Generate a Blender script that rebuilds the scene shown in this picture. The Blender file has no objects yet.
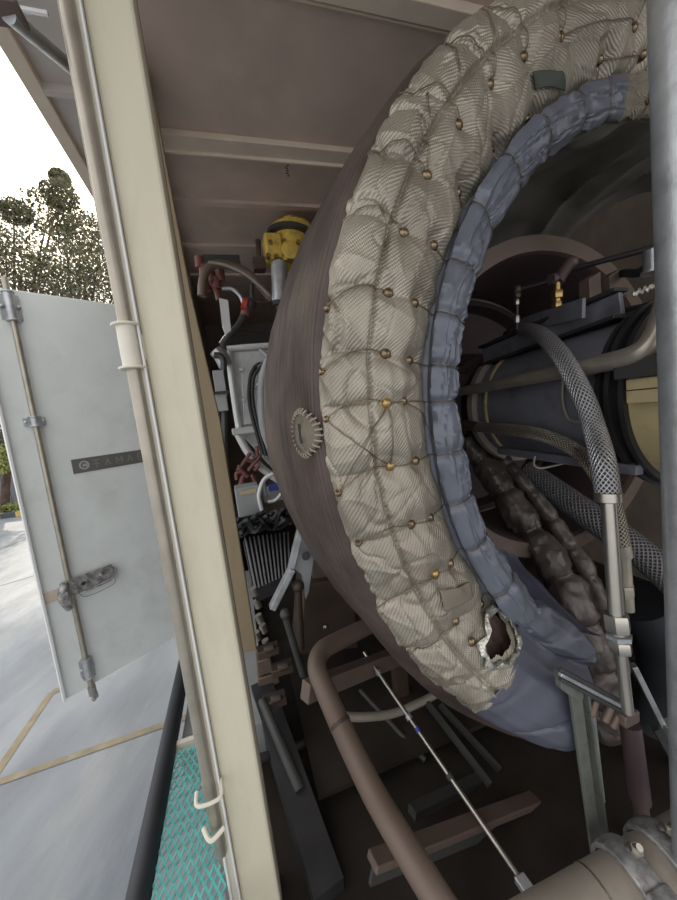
import bpy, math, random
from mathutils import Vector, Matrix, noise
random.seed(7)
SC = bpy.context.scene
COL = SC.collection
PI = math.pi
V = Vector
# ------------------------------------------------------------------ camera
F_PX = 345.0; LV = 3400.0; CAMZ = 2.2
dn = V((0.124*LV, 0.992*LV, F_PX)).normalized()
up = -dn
fw = (V((0, 0, 1)) - up*up.z).normalized()
rt = fw.cross(up)
if rt.x < 0: rt = -rt
def cam2w(c):                       # camera vector (x right, y down, z forward) -> world
    return V((rt.dot(c), fw.dot(c), up.dot(c)))
def ray(px, py): return cam2w(V(((px-338.5)/F_PX, (py-450)/F_PX, 1.0)))
O = V((0, 0, CAMZ))
cam = bpy.data.cameras.new('camera'); cam.sensor_fit = 'VERTICAL'; cam.sensor_height = 24
cam.lens = 24*F_PX/900.0; cam.clip_start = 0.02; cam.clip_end = 400
co = bpy.data.objects.new('camera', cam); COL.objects.link(co); SC.camera = co
cx, cy, cz = cam2w(V((1, 0, 0))), cam2w(V((0, -1, 0))), cam2w(V((0, 0, -1)))
m = Matrix((cx, cy, cz)).transposed().to_4x4(); m.translation = O; co.matrix_world = m

YAW = -0.285
EA = V((math.sin(YAW), math.cos(YAW), 0)); EB = V((math.cos(YAW), -math.sin(YAW), 0)); EZ = V((0, 0, 1))
def W(b, d, z): return O + EB*b + EA*d + EZ*z          # z counted from eye height
def P(px, py, d):                                      # where a sight line meets the cross plane at distance d
    r = ray(px, py); return O + r*(d/r.dot(EA))
def G(px, py, z):                                      # where it meets the level z
    r = ray(px, py); return O + r*(z/r.z)
def Y(px, py, y): r = ray(px, py); return O + r*(y/r.y)
def fr(p):
    q = p-O; return q.dot(EB), q.dot(EA), q.z

# ------------------------------------------------------------------ materials
def mat(name, col, rough=0.5, metal=0.0, var=0.12, vscale=6.0, bump=0.0, bscale=40.0, dirt=None, dscale=3.0, damt=0.5, spec=0.5, coord='Object', stretch=(1, 1, 1)):
    m = bpy.data.materials.new(name); m.use_nodes = True
    nt = m.node_tree; N = nt.nodes; L = nt.links; b = N['Principled BSDF']
    b.inputs['Roughness'].default_value = rough; b.inputs['Metallic'].default_value = metal
    b.inputs['Specular IOR Level'].default_value = spec
    tc = N.new('ShaderNodeTexCoord'); mp = N.new('ShaderNodeMapping'); L.new(tc.outputs[coord], mp.inputs[0])
    mp.inputs['Scale'].default_value = stretch
    n = N.new('ShaderNodeTexNoise'); n.inputs['Scale'].default_value = vscale; n.inputs['Detail'].default_value = 6
    L.new(mp.outputs[0], n.inputs['Vector'])
    r = N.new('ShaderNodeValToRGB'); L.new(n.outputs[0], r.inputs[0])
    r.color_ramp.elements[0].position = .3; r.color_ramp.elements[1].position = .7
    r.color_ramp.elements[0].color = (*[c*(1-var) for c in col], 1)
    r.color_ramp.elements[1].color = (*[min(1, c*(1+var)) for c in col], 1)
    out = r.outputs[0]
    if dirt:
        n2 = N.new('ShaderNodeTexNoise'); n2.inputs['Scale'].default_value = dscale; n2.inputs['Detail'].default_value = 8
        n2.inputs['Roughness'].default_value = .65
        L.new(mp.outputs[0], n2.inputs['Vector'])
        r2 = N.new('ShaderNodeValToRGB'); L.new(n2.outputs[0], r2.inputs[0])
        r2.color_ramp.elements[0].position = .5; r2.color_ramp.elements[1].position = .72
        r2.color_ramp.elements[1].color = (damt, damt, damt, 1)
        mx = N.new('ShaderNodeMixRGB'); L.new(r2.outputs[0], mx.inputs[0]); L.new(out, mx.inputs[1])
        mx.inputs[2].default_value = (*dirt, 1); out = mx.outputs[0]
    L.new(out, b.inputs['Base Color'])
    if bump:
        n3 = N.new('ShaderNodeTexNoise'); n3.inputs['Scale'].default_value = bscale; n3.inputs['Detail'].default_value = 4
        L.new(mp.outputs[0], n3.inputs['Vector'])
        bp = N.new('ShaderNodeBump'); bp.inputs['Strength'].default_value = bump; bp.inputs['Distance'].default_value = .01
        L.new(n3.outputs[0], bp.inputs['Height']); L.new(bp.outputs[0], b.inputs['Normal'])
    m['bsdf'] = 1
    return m
def mathn(nt, op, a, b=None):
    n = nt.nodes.new('ShaderNodeMath'); n.operation = op
    for i, x in enumerate((a, b)):
        if x is None: continue
        if isinstance(x, (int, float)): n.inputs[i].default_value = x
        else: nt.links.new(x, n.inputs[i])
    return n.outputs[0]
def braid_mat(name, c1, c2, around=10, pitch=.02, metal=.8, rough=.35):
    m = bpy.data.materials.new(name); m.use_nodes = True
    nt = m.node_tree; N = nt.nodes; L = nt.links; b = N['Principled BSDF']
    b.inputs['Roughness'].default_value = rough; b.inputs['Metallic'].default_value = metal
    tc = N.new('ShaderNodeTexCoord'); s = N.new('ShaderNodeSeparateXYZ'); L.new(tc.outputs['UV'], s.inputs[0])
    u = mathn(nt, 'MULTIPLY', s.outputs[0], around*2*PI); v = mathn(nt, 'MULTIPLY', s.outputs[1], 2*PI/pitch)
    a1 = mathn(nt, 'SINE', mathn(nt, 'ADD', u, v)); a2 = mathn(nt, 'SINE', mathn(nt, 'SUBTRACT', u, v))
    h = mathn(nt, 'MAXIMUM', a1, a2)
    t = mathn(nt, 'MULTIPLY', mathn(nt, 'ADD', h, .6), .62)
    r = N.new('ShaderNodeMixRGB'); L.new(t, r.inputs[0]); r.inputs[1].default_value = (*c1, 1); r.inputs[2].default_value = (*c2, 1)
    r.use_clamp = True
    L.new(r.outputs[0], b.inputs['Base Color'])
    bp = N.new('ShaderNodeBump'); bp.inputs['Strength'].default_value = .8; bp.inputs['Distance'].default_value = .004
    L.new(h, bp.inputs['Height']); L.new(bp.outputs[0], b.inputs['Normal'])
    return m
def weave_mat(name, c1, c2, nu, nv, rough=.5, metal=.2, diag=True, var=.15, bumpd=.003):
    """woven cloth: fine ribs in UV (metres)"""
    m = bpy.data.materials.new(name); m.use_nodes = True
    nt = m.node_tree; N = nt.nodes; L = nt.links; b = N['Principled BSDF']
    b.inputs['Roughness'].default_value = rough; b.inputs['Metallic'].default_value = metal
    tc = N.new('ShaderNodeTexCoord'); s = N.new('ShaderNodeSeparateXYZ'); L.new(tc.outputs['UV'], s.inputs[0])
    u = mathn(nt, 'MULTIPLY', s.outputs[0], 2*PI*nu); v = mathn(nt, 'MULTIPLY', s.outputs[1], 2*PI*nv)
    h = mathn(nt, 'SINE', mathn(nt, 'ADD', u, v))
    h2 = mathn(nt, 'SINE', mathn(nt, 'MULTIPLY', mathn(nt, 'SUBTRACT', u, v), 1.7))
    h = mathn(nt, 'ADD', h, mathn(nt, 'MULTIPLY', h2, .5))
    n = N.new('ShaderNodeTexNoise'); n.inputs['Scale'].default_value = 7; n.inputs['Detail'].default_value = 7
    L.new(tc.outputs['Object'], n.inputs['Vector'])
    t = mathn(nt, 'ADD', mathn(nt, 'MULTIPLY', h, .11), mathn(nt, 'ADD', mathn(nt, 'MULTIPLY', mathn(nt, 'SUBTRACT', n.outputs[0], .5), 1.6*var/.15), .5))
    r = N.new('ShaderNodeMixRGB'); r.use_clamp = True; L.new(t, r.inputs[0]); r.inputs[1].default_value = (*c1, 1); r.inputs[2].default_value = (*c2, 1)
    tc2 = mathn(nt, 'MAXIMUM', t, 0.0); L.new(mathn(nt, 'MINIMUM', tc2, 1.0), r.inputs[0])
    L.new(r.outputs[0], b.inputs['Base Color'])
    bp = N.new('ShaderNodeBump'); bp.inputs['Strength'].default_value = .4; bp.inputs['Distance'].default_value = bumpd
    L.new(h, bp.inputs['Height']); L.new(bp.outputs[0], b.inputs['Normal'])
    return m
M = dict(
    cream=mat('cream_paint', (.70, .655, .50), .45, var=.05, dirt=(.45, .37, .24), dscale=9, damt=.35, stretch=(1, 1, .25)),
    cream2=mat('pale_cream_paint', (.76, .72, .60), .45, var=.04),
    cream_shade=mat('shaded_cream_paint', (.31, .24, .145), .5, var=.15, dirt=(.14, .1, .06), dscale=6, damt=.7, stretch=(1, 1, .2)),  # the cream paint with shade put into its colour, plus dirt
    door=mat('white_door_paint', (.78, .82, .79), .4, var=.03, dirt=(.5, .48, .4), dscale=2.5, damt=.35),
    ceil=mat('dusty_ceiling_paint', (.64, .50, .42), .7, var=.12, vscale=3, dirt=(.42, .34, .28), dscale=2.2, damt=.5),
    beam=mat('ceiling_beam_paint', (.72, .60, .48), .6, var=.08),
    wall=mat('inner_wall_paint', (.22, .18, .14), .7, var=.2),
    floor=mat('oily_floor', (.032, .026, .021), .6, spec=.2, var=.35, vscale=5),
    steel=mat('brushed_steel', (.5, .47, .41), .3, .9, var=.12, vscale=15),
    galv=mat('galvanised_steel', (.50, .52, .53), .36, .6, var=.12, vscale=22, dirt=(.2, .2, .2), dscale=14, damt=.5, bump=.15),
    rod=mat('dull_rod_steel', (.42, .38, .31), .38, .6, var=.15, vscale=12),
    hand=mat('weathered_aluminium', (.36, .35, .34), .5, .5, var=.5, vscale=30, dirt=(.05, .045, .04), dscale=25, damt=.9),
    dark=mat('dark_metal', (.05, .048, .05), .45, .4, var=.3),
    black=mat('black_rubber', (.022, .024, .028), .5, 0, var=.3),
    slate=mat('slate_casing', (.20, .205, .235), .42, .15, var=.22, vscale=4, dirt=(.05, .045, .05), dscale=5, damt=.7),
    plum=mat('heat_stained_plate', (.13, .09, .09), .5, .4, var=.2, vscale=3),
    plumd=mat('sooty_plate', (.075, .05, .05), .6, .3, var=.25, vscale=3),
    brown=mat('rusty_brown_paint', (.075, .052, .04), .5, .2, var=.25, dirt=(.07, .045, .03), dscale=7, damt=.7),
    brownl=mat('brown_primer_steel', (.165, .12, .095), .5, .25, var=.2, dirt=(.1, .07, .05), dscale=6, damt=.6),
    tan=mat('tan_pipe_wrap', (.32, .28, .23), .6, .1, var=.15, dirt=(.15, .12, .09), dscale=5, damt=.6),
    white=mat('white_machine_paint', (.62, .63, .62), .4, var=.07, dirt=(.3, .28, .25), dscale=7, damt=.5),
    grey=mat('grey_enclosure_paint', (.33, .34, .34), .45, .1, var=.1),
    greyd=mat('dark_grey_paint', (.055, .055, .052), .5, .1, var=.2),
    yellow=mat('yellow_enamel', (.72, .50, .10), .4, var=.2, vscale=20, dirt=(.2, .12, .03), dscale=18, damt=.7),
    yell2=mat('faded_yellow_casing', (.55, .45, .24), .5, var=.2, vscale=6, dirt=(.2, .14, .07), dscale=8, damt=.8),
    red=mat('red_hose_rubber', (.20, .07, .055), .45, var=.3),
    redc=mat('red_cap', (.5, .05, .03), .4, var=.1),
    brass=mat('brass', (.42, .29, .12), .3, .9, var=.2),
    bronze=mat('bronze_button', (.24, .18, .11), .25, .95, var=.2),
    blue=mat('slate_blue_silicone_cloth', (.135, .147, .178), .34, .1, var=.14, vscale=5, bump=.25, bscale=9),
    blued=mat('blue_violet_silicone_cloth', (.10, .10, .145), .42, .05, var=.2, vscale=4, bump=.3, bscale=7),
    lining=mat('sooty_lining_cloth', (.27, .255, .22), .6, 0, var=.3, vscale=5, bump=.3, bscale=12),
    leather=mat('sooty_wrapped_cloth', (.10, .082, .072), .32, .15, var=.4, vscale=9, bump=.6, bscale=25),
    wire=mat('tarnished_wire', (.20, .16, .11), .4, .6, var=.2),
    foil=mat('crumpled_foil', (.6, .58, .52), .3, .7, var=.4, vscale=40, bump=.8, bscale=60),
    hole=mat('exposed_brown_batting', (.085, .055, .045), .8, 0, var=.3, vscale=14, bump=.6, bscale=30),
    patchg=mat('dark_green_label', (.06, .07, .05), .6, var=.15),
    patchb=mat('brown_label', (.2, .17, .13), .6, var=.15),
    badge=mat('etched_grey_plate', (.22, .21, .19), .4, .5, var=.1),
    badgel=mat('pale_etched_mark', (.5, .52, .54), .4, .3, var=.05),
    badged=mat('etched_mark', (.32, .31, .29), .4, .3, var=.05),
    greym=mat('worn_grey_green_steel', (.17, .18, .155), .45, .3, var=.2, dirt=(.06, .055, .05), dscale=15, damt=.6),
    tan2=mat('pale_tan_plate', (.62, .52, .42), .5, var=.15),
    blue2=mat('slate_violet_silicone_cloth', (.105, .110, .142), .36, .1, var=.14, vscale=5, bump=.25, bscale=9),
    ground=mat('yard_concrete', (.255, .28, .31), .55, 0, var=.22, vscale=2.2, dirt=(.40, .40, .39), dscale=1.6, damt=.7, bump=.5, bscale=14, stretch=(1, .35, 1)),
    groundd=mat('joint_dark', (.12, .12, .13), .8, var=.2),
    yline=mat('yellow_floor_paint', (.27, .22, .13), .6, var=.25, vscale=9, dirt=(.28, .28, .28), dscale=11, damt=.95),
    teal=mat('teal_grating_paint', (.10, .46, .42), .4, var=.15, vscale=20),
    leaf=mat('leaf_green', (.13, .125, .065), .6, var=.5, vscale=2),
    leaf2=mat('yellow_green_leaf', (.3, .32, .1), .6, var=.4, vscale=2),
    bark=mat('bark', (.12, .08, .06), .9, var=.3),
    fence=mat('grey_fence_sheet', (.20, .20, .22), .6, var=.08),
    curby=mat('curb_yellow', (.55, .42, .12), .7, var=.15),
    curbk=mat('curb_black', (.07, .08, .09), .7, var=.15),
    canopy=mat('canopy_underside', (.60, .54, .50), .45, 0, var=.12, vscale=3),
    text=mat('stencil_ink', (.16, .12, .1), .8, var=.1),
    bluep=mat('blue_connector', (.05, .08, .35), .5, var=.1),
    whitep=mat('white_plastic', (.75, .75, .74), .4, var=.03),
)
M['braid'] = braid_mat('bright_steel_braid', (.17, .165, .17), (.72, .72, .74), 15, .013)
M['braid2'] = braid_mat('tarnished_steel_braid', (.12, .10, .08), (.55, .48, .38), 13, .012)
M['braidd'] = braid_mat('dark_braided_sleeve', (.03, .03, .03), (.22, .21, .21), 18, .017, .3, .5)
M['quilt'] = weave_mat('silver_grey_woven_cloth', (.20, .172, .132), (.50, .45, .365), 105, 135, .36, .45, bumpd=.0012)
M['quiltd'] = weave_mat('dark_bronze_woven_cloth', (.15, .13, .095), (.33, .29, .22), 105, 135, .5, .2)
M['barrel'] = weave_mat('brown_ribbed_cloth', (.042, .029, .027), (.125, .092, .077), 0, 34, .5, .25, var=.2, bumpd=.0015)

# ------------------------------------------------------------------ geometry collector
class Geo:
    def __init__(s): s.v = []; s.f = []; s.uv = []; s.has = False
    def add(s, vs, fs, uvs=None):
        o = len(s.v); s.v += [V(x) for x in vs]; s.f += [tuple(i+o for i in f) for f in fs]
        if uvs: s.uv += uvs; s.has = True
        else: s.uv += [(0, 0)]*len(vs)
        return s
    def box(s, c, x, y, z):           # centre and three half vectors
        vs = [c+x*i+y*j+z*k for i in (-1, 1) for j in (-1, 1) for k in (-1, 1)]
        return s.add(vs, [(0, 1, 3, 2), (4, 6, 7, 5), (0, 4, 5, 1), (2, 3, 7, 6), (0, 2, 6, 4), (1, 5, 7, 3)])
    def fbox(s, b0, b1, d0, d1, z0, z1):
        return s.box(W((b0+b1)/2, (d0+d1)/2, (z0+z1)/2), EB*((b1-b0)/2), EA*((d1-d0)/2), EZ*((z1-z0)/2))
    def beam(s, p, q, w, h, upv=None):
        a = (q-p); l = a.length; a.normalize(); u = upv or EZ
        if abs(a.dot(u)) > .97: u = EB
        x = a.cross(u).normalized(); y = x.cross(a)
        return s.box((p+q)/2, a*(l/2), x*(w/2), y*(h/2))
    def ring_pts(s, c, ax, r, n, ph=0):
        ax = ax.normalized(); h = EZ if abs(ax.z) < .9 else EB
        x = ax.cross(h).normalized(); y = ax.cross(x)
        return [c+(x*math.cos(2*PI*i/n+ph)+y*math.sin(2*PI*i/n+ph))*r for i in range(n)]
    def lathe(s, o, ax, prof, n=32, t0=0, t1=2*PI, cap=False):   # prof [(along, radius)]
        ax = ax.normalized(); h = EZ if abs(ax.z) < .9 else EB
        x = ax.cross(h).normalized(); y = ax.cross(x); full = abs(t1-t0-2*PI) < 1e-6
        k = n if full else n+1; vs = []; uvs = []
        ln = 0; pr = None
        for (a, r) in prof:
            if pr: ln += math.hypot(a-pr[0], r-pr[1])
            pr = (a, r)
            for i in range(k):
                t = t0+(t1-t0)*i/n; vs.append(o+ax*a+(x*math.cos(t)+y*math.sin(t))*max(r, 1e-5)); uvs.append((t*.5, ln))
        fs = []
        for j in range(len(prof)-1):
            for i in range(n):
                i2 = (i+1) % k if full else i+1
                fs.append((j*k+i, j*k+i2, (j+1)*k+i2, (j+1)*k+i))
        if cap: fs.append(tuple(range(k))[::-1]); fs.append(tuple((len(prof)-1)*k+i for i in range(k)))
        return s.add(vs, fs, uvs)
    def cyl(s, p, q, r, r2=None, n=20):
        r2 = r if r2 is None else r2; l = (q-p).length
        return s.lathe(p, q-p, [(0, r), (l, r2)], n, cap=True)
    def hexa(s, p, q, r):
        return s.lathe(p, q-p, [(0, r*.93), ((q-p).length*.1, r), ((q-p).length*.9, r), ((q-p).length, r*.93)], 6, cap=True)
    def ball(s, c, r, n=12, sq=1):
        return s.lathe(c-EZ*r*sq, EZ, [(r*sq*(1-math.cos(PI*i/8)), r*math.sin(PI*i/8)) for i in range(9)], n)
    def tube(s, pts, r, n=14, sub=8, caps=True):
        rs = r if isinstance(r, (list, tuple)) else [r]*len(pts)
        P_ = []; R_ = []; k = len(pts)
        for i in range(k-1):
            p0 = pts[max(i-1, 0)]; p1 = pts[i]; p2 = pts[i+1]; p3 = pts[min(i+2, k-1)]
            if k == 2: ss = 1
            else: ss = sub
            for j in range(ss):
                t = j/ss
                P_.append(.5*((2*p1)+(p2-p0)*t+(2*p0-5*p1+4*p2-p3)*t*t+(3*p1-p0-3*p2+p3)*t**3))
                R_.append(rs[i]*(1-t)+rs[i+1]*t)
        P_.append(pts[-1]); R_.append(rs[-1])
        nrm = None; vs = []; uvs = []; ln = 0
        for i, p in enumerate(P_):
            tg = (P_[min(i+1, len(P_)-1)]-P_[max(i-1, 0)])
            if tg.length < 1e-9: tg = EZ.copy()
            tg.normalize()
            if nrm is None: nrm = tg.cross(EZ if abs(tg.z) < .9 else EB).normalized()
            nrm = (nrm-tg*nrm.dot(tg)).normalized(); bn = tg.cross(nrm)
            if i: ln += (p-P_[i-1]).length
            for j in range(n+1):
                a = 2*PI*j/n; vs.append(p+(nrm*math.cos(a)+bn*math.sin(a))*R_[i]); uvs.append((j/n, ln))
        fs = []; k = n+1
        for i in range(len(P_)-1):
            for j in range(n): fs.append((i*k+j, i*k+j+1, (i+1)*k+j+1, (i+1)*k+j))
        if caps: fs.append(tuple(range(n))[::-1]); fs.append(tuple((len(P_)-1)*k+i for i in range(n)))
        return s.add(vs, fs, uvs)
    def grid(s, fn, nu, nv, uvf=None):
        vs = []; uvs = []
        for i in range(nu+1):
            for j in range(nv+1):
                vs.append(fn(i/nu, j/nv)); uvs.append(uvf(i/nu, j/nv) if uvf else (i/nu, j/nv))
        k = nv+1
        return s.add(vs, [(i*k+j, (i+1)*k+j, (i+1)*k+j+1, i*k+j+1) for i in range(nu) for j in range(nv)], uvs)
    def poly(s, pts, n, t):           # extruded outline
        k = len(pts); o = n*t
        return s.add([p for p in pts]+[p+o for p in pts], [tuple(range(k))[::-1], tuple(range(k, 2*k))]+[(i, (i+1) % k, k+(i+1) % k, k+i) for i in range(k)])
    def copy_from(s, g): return s.add(g.v, g.f, g.uv)

def link_mesh(name, g, m, base, smooth=True, bev=0, sol=0):
    me = bpy.data.meshes.new(name); me.from_pydata([tuple(p-base) for p in g.v], [], g.f)
    if g.has:
        ul = me.uv_layers.new(name='UVMap')
        for l in me.loops: ul.data[l.index].uv = g.uv[l.vertex_index]
    me.materials.append(m if not isinstance(m, str) else M[m])
    if smooth:
        me.shade_smooth()
        try: me.set_sharp_from_angle(angle=math.radians(40))
        except Exception: pass
    o = bpy.data.objects.new(name, me); COL.objects.link(o)
    if sol: md = o.modifiers.new('thickness', 'SOLIDIFY'); md.thickness = sol; md.offset = -1
    if bev: md = o.modifiers.new('bevel', 'BEVEL'); md.width = bev; md.segments = 2; md.limit_method = 'ANGLE'
    me.validate()
    return o
BASE = {}
def thing(name, label, cat, base, group=None, kind=None):
    o = bpy.data.objects.new(name, None); COL.objects.link(o); o.location = base; o.empty_display_size = .1
    BASE[o.name] = V(base)
    if kind: o['kind'] = kind
    else: o['label'] = label; o['category'] = cat
    if group: o['group'] = group
    return o
def part(par, name, g, m, label=None, **k):
    o = link_mesh(name, g, m, BASE[par.name], **k); o.parent = par; BASE[o.name] = BASE[par.name]
    if label: o['label'] = label
    return o
def solo(name, g, m, label, cat, group=None, kind=None, **k):
    n = len(g.v); c = V((0, 0, 0))
    for v_ in g.v: c += v_
    c /= n; c.z = min(v_.z for v_ in g.v)
    o = link_mesh(name, g, m, c, **k); o.location = c; BASE[o.name] = c
    if kind: o['kind'] = kind
    if kind != 'structure': o['label'] = label; o['category'] = cat
    if group: o['group'] = group
    return o
def struct(name, g, m, **k): return solo(name, g, m, None, None, kind='structure', **k)

# ================================================================== SETTING
ZC = 1.45      # ceiling above eye
ZF = -1.5      # inner floor
D0, D1 = 0.92, 5.2
BL, BR = -.17, 2.75
g = Geo().fbox(BL-.1, BR+.1, -2.0, D1+.1, ZC, ZC+.06); struct('ceiling', g, 'ceil', smooth=False)  # carried back unseen behind the camera to darken the ring top
g = Geo().fbox(BL, BR, .55, D1, ZF-.08, ZF); struct('floor', g, 'floor', smooth=False)
g = Geo().fbox(BL-.06, BL, 3.3, D1, ZF, ZC).fbox(BL-.06, BL, D0+.6, 3.3, ZC-.12, ZC); struct('wall_left', g, 'wall', smooth=False)
g = Geo().fbox(BL, BR, D1, D1+.06, ZF, ZC); struct('wall_back', g, 'wall', smooth=False)
g = Geo().fbox(BR, BR+.06, -.3, D1, ZF, ZC); struct('wall_right', g, 'wall', smooth=False)  # unseen wall, added to block light and keep the inside dark

# yard
g = Geo().add([V((-40, -12, 0)), V((30, -12, 0)), V((30, 60, 0)), V((-40, 60, 0))], [(0, 1, 2, 3)])
struct('ground', g, 'ground', smooth=False)
def gline(pa, pb, w):
    a = G(*pa, -CAMZ); b = G(*pb, -CAMZ); t = (b-a).normalized(); n = V((-t.y, t.x, 0))*w/2
    return [a-n+EZ*.004, a+n+EZ*.004, b+n+EZ*.004, b-n+EZ*.004]
gr = Geo()
gr.add(gline((-60, 803), (230, 702), .06), [(0, 1, 2, 3)])
gr.add(gline((-30, 812), (52, 692), .06), [(0, 1, 2, 3)])
gr.add([p+EZ*.001 for p in gline((52, 692), (66, 688), .06)], [(0, 1, 2, 3)])
solo('floor_marking', gr, 'yline', 'worn yellow painted lines on the grey yard concrete', 'floor marking', smooth=False)
gj = Geo()
for a, b in (((-20, 556), (30, 538)), ((-20, 592), (40, 574))): solo('concrete_joint', Geo().add([p-EZ*.002 for p in gline(a, b, .03)], [(0, 1, 2, 3)]), 'groundd', 'thin dark joint across the yard concrete, the one %s the kerb' % ('nearer' if a[1] < 570 else 'further from'), 'joint', smooth=False)


# curb, fence, planting
ca = G(-140, 533, -CAMZ); cb = G(60, 508, -CAMZ)
cd = (cb-ca).normalized(); cn = V((-cd.y, cd.x, 0))
if cn.y < 0: cn = -cn
L_ = 9.0
curb = thing('kerb', 'black and yellow painted kerb far behind the white door', 'kerb', G(8, 518, -CAMZ))
c0 = G(8, 518, -CAMZ)
for k in range(-9, 10):
    st = c0+cd*(k*.55)
    g = Geo().box(st+EZ*.09+cn*.1, cd*.27, cn*.1, EZ*.09)
    part(curb, 'painted_block', g, 'curby' if k % 2 else 'curbk', 'yellow block' if k % 2 else 'black block', smooth=False, bev=.01)
g = Geo()
for k in range(-26, 27):
    st = c0+cd*(k*.25)+cn*2.0
    g.box(st+EZ*1.1, cd*.11, cn*.02, EZ*1.1); g.box(st+EZ*1.1+cn*.03, cd*.125, cn*.01, EZ*1.1)
solo('sheet_fence', g, 'fence', 'grey ribbed sheet fence behind the trees', 'fence', smooth=False)
def leaves(cs, n, size, seed):
    r = random.Random(seed); g = Geo()
    for _ in range(n):
        c, rad = r.choice(cs)
        while True:
            d = V((r.uniform(-1, 1), r.uniform(-1, 1), r.uniform(-1, 1)))
            if d.length < 1: break
        p = c+V((d.x*rad[0], d.y*rad[1], d.z*rad[2]))
        a = V((r.uniform(-1, 1), r.uniform(-1, 1), r.uniform(-1, 1))).normalized(); b = a.orthogonal().normalized()
        s = size*r.uniform(.6, 1.3)
        g.add([p-a*s, p+b*s*.45, p+a*s, p-b*s*.45], [(0, 1, 2, 3)])
    return g
trees = [
 (6, 505, 13.0, [((20, 275), 1.3), ((5, 245), 1.1), ((48, 215), .9), ((52, 262), 1.4), ((-20, 300), 1.8), ((60, 195), .55), ((-30, 250), 1.3), ((10, 420), .9), ((0, 445), .7), ((14, 212), .5)], 'leaf', 'leafy tree whose trunk shows left of the open white door'),
 (70, 505, 14.5, [((85, 285), 1.7), ((100, 255), 1.5), ((80, 232), 1.0), ((115, 300), 1.9), ((62, 290), 1.4), ((125, 270), 1.6), ((60, 178), .35)], 'leaf', 'leafy tree right behind the top of the white door'),
 (-70, 512, 12.0, [((-60, 300), 2.2), ((-50, 380), 2.0), ((-15, 460), .8)], 'leaf2', 'yellow green leafy tree at the left photo edge')]
for i, (tx, ty, yy, cl, lm, lab) in enumerate(trees):
    base = Y(tx, ty, yy); base.z = 0
    t = thing('tree', lab, 'tree', base)
    cs = []
    for (x, y), r in cl:
        c = Y(x, y, yy+random.uniform(-.6, .6)); cs.append((c, (r, r*1.1, r*.8)))
    top = cs[0][0]
    tr = Geo().tube([base, base+EZ*1.0+V((.12, 0, 0)), base.lerp(top, .6)+V((.15, 0, 0)), top], [.17, .13, .1, .05], 10)
    for c, _ in cs[1:]:
        s = base.lerp(top, .55)+V((.12, 0, 0)); tr.tube([s, s.lerp(c, .5)+EZ*.2, c], [.07, .045, .015], 6, 4)
    part(t, 'trunk', tr, 'bark')
    part(t, 'foliage', leaves(cs, int(sum(r**2 for _, (r, _, _) in cs)*1000), .065, i+3), lm, smooth=False)
g = leaves([(c0+cd*(k*.4)+cn*.6+EZ*.25, (.3, .25, .25)) for k in range(-9, 10)], 3800, .07, 11)
solo('hedge_planting', g, 'leaf2', 'low green planting growing along the kerb', 'plants', kind='stuff', smooth=False)

# ================================================================== OPEN WHITE DOOR LEAF
L0 = Y(65, 700, 2.15)
DV = ray(627, 378); DV.z = 0; DV.normalize()
DN = V((DV.y, -DV.x, 0))
if DN.dot(O-L0) < 0: DN = -DN
def DP(px, py, off=0.0):
    r = ray(px, py); t = (L0+DN*off-O).dot(DN)/r.dot(DN); return O+r*t
tl = DP(17, 290)
ztop = tl.z; zbot = L0.z; dw = 1.32
# left edge: through (0,405)
e0 = L0
dr = thing('door_1', None, None, V((L0.x, L0.y, zbot)), kind='structure')
cc = L0+DV*dw/2-DN*.025; cc.z = (ztop+zbot)/2
part(dr, 'door_panel', Geo().box(cc, DV*dw/2, DN*.025, EZ*((ztop-zbot)/2)), 'door', smooth=False, bev=.006)
cc2 = L0+DV*.004+DN*.002; cc2.z = cc.z
part(dr, 'edge_highlight', Geo().box(cc2-DV*.008, DV*.006, DN*.03, EZ*((ztop-zbot)/2)), 'whitep', 'pale strip painted as edge highlight', smooth=False)  # pale strip added for the bright highlight along the door edge
# lock rod on the door
r0 = DP(8, 284, .03); r1 = DP(93, 692, .03)
rx = DP(56, 520, .03)
rr = thing('lock_rod', 'steel lock rod standing on the open white door', 'lock rod', V((rx.x, rx.y, r1.z)))
ax0 = V((rx.x, rx.y, r1.z)); ax1 = V((rx.x, rx.y, DP(12, 288, .03).z+.06))
part(rr, 'rod', Geo().cyl(ax0, ax1, .017), 'rod')
def rod_at(py):     # point on rod axis seen at that row
    lo, hi = ax0.z, ax1.z
    best = min((abs(py-row(V((rx.x, rx.y, lo+(hi-lo)*k/400)))), lo+(hi-lo)*k/400) for k in range(401))
    return V((rx.x, rx.y, best[1]))
def proj(p):
    q = p-O; c = V((q.dot(cx), -q.dot(cy), -q.dot(cz))); return 338.5+F_PX*c.x/c.z, 450+F_PX*c.y/c.z
def row(p): return proj(p)[1]
def guide(par, c, h, name='guide_bracket', w=.05):
    g = Geo().cyl(c-EZ*h/2, c+EZ*h/2, .027)
    g.box(c-DN*.02, DV*w, DN*.006, EZ*h*.45)
    g.cyl(c-EZ*(h/2+.006), c-EZ*(h/2-.004), .036); g.cyl(c+EZ*(h/2-.004), c+EZ*(h/2+.006), .034)
    b = part(par, name, g, 'galv', bev=.002)
    for s in (-1, 1):
        q = c+DV*s*w*.78-DN*.012
        part(b, 'bolt', Geo().lathe(q, DN, [(0, .011), (.008, .011), (.012, .006), (.013, 0)], 10), 'galv')
    return b
guide(rr, rod_at(306), .17)
guide(rr, rod_at(421), .055, w=.055)
guide(rr, rod_at(668), .13, w=.04)
cam_ = Geo().cyl(ax0-EZ*.02, ax0+EZ*.05, .024).box(ax0+DV*.012-EZ*.03, DV*.014, DN*.012, EZ*.02).ball(ax0-EZ*.05, .016)
part(rr, 'cam_end', cam_, 'hand', 'worn cam foot', bev=.003)
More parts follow.
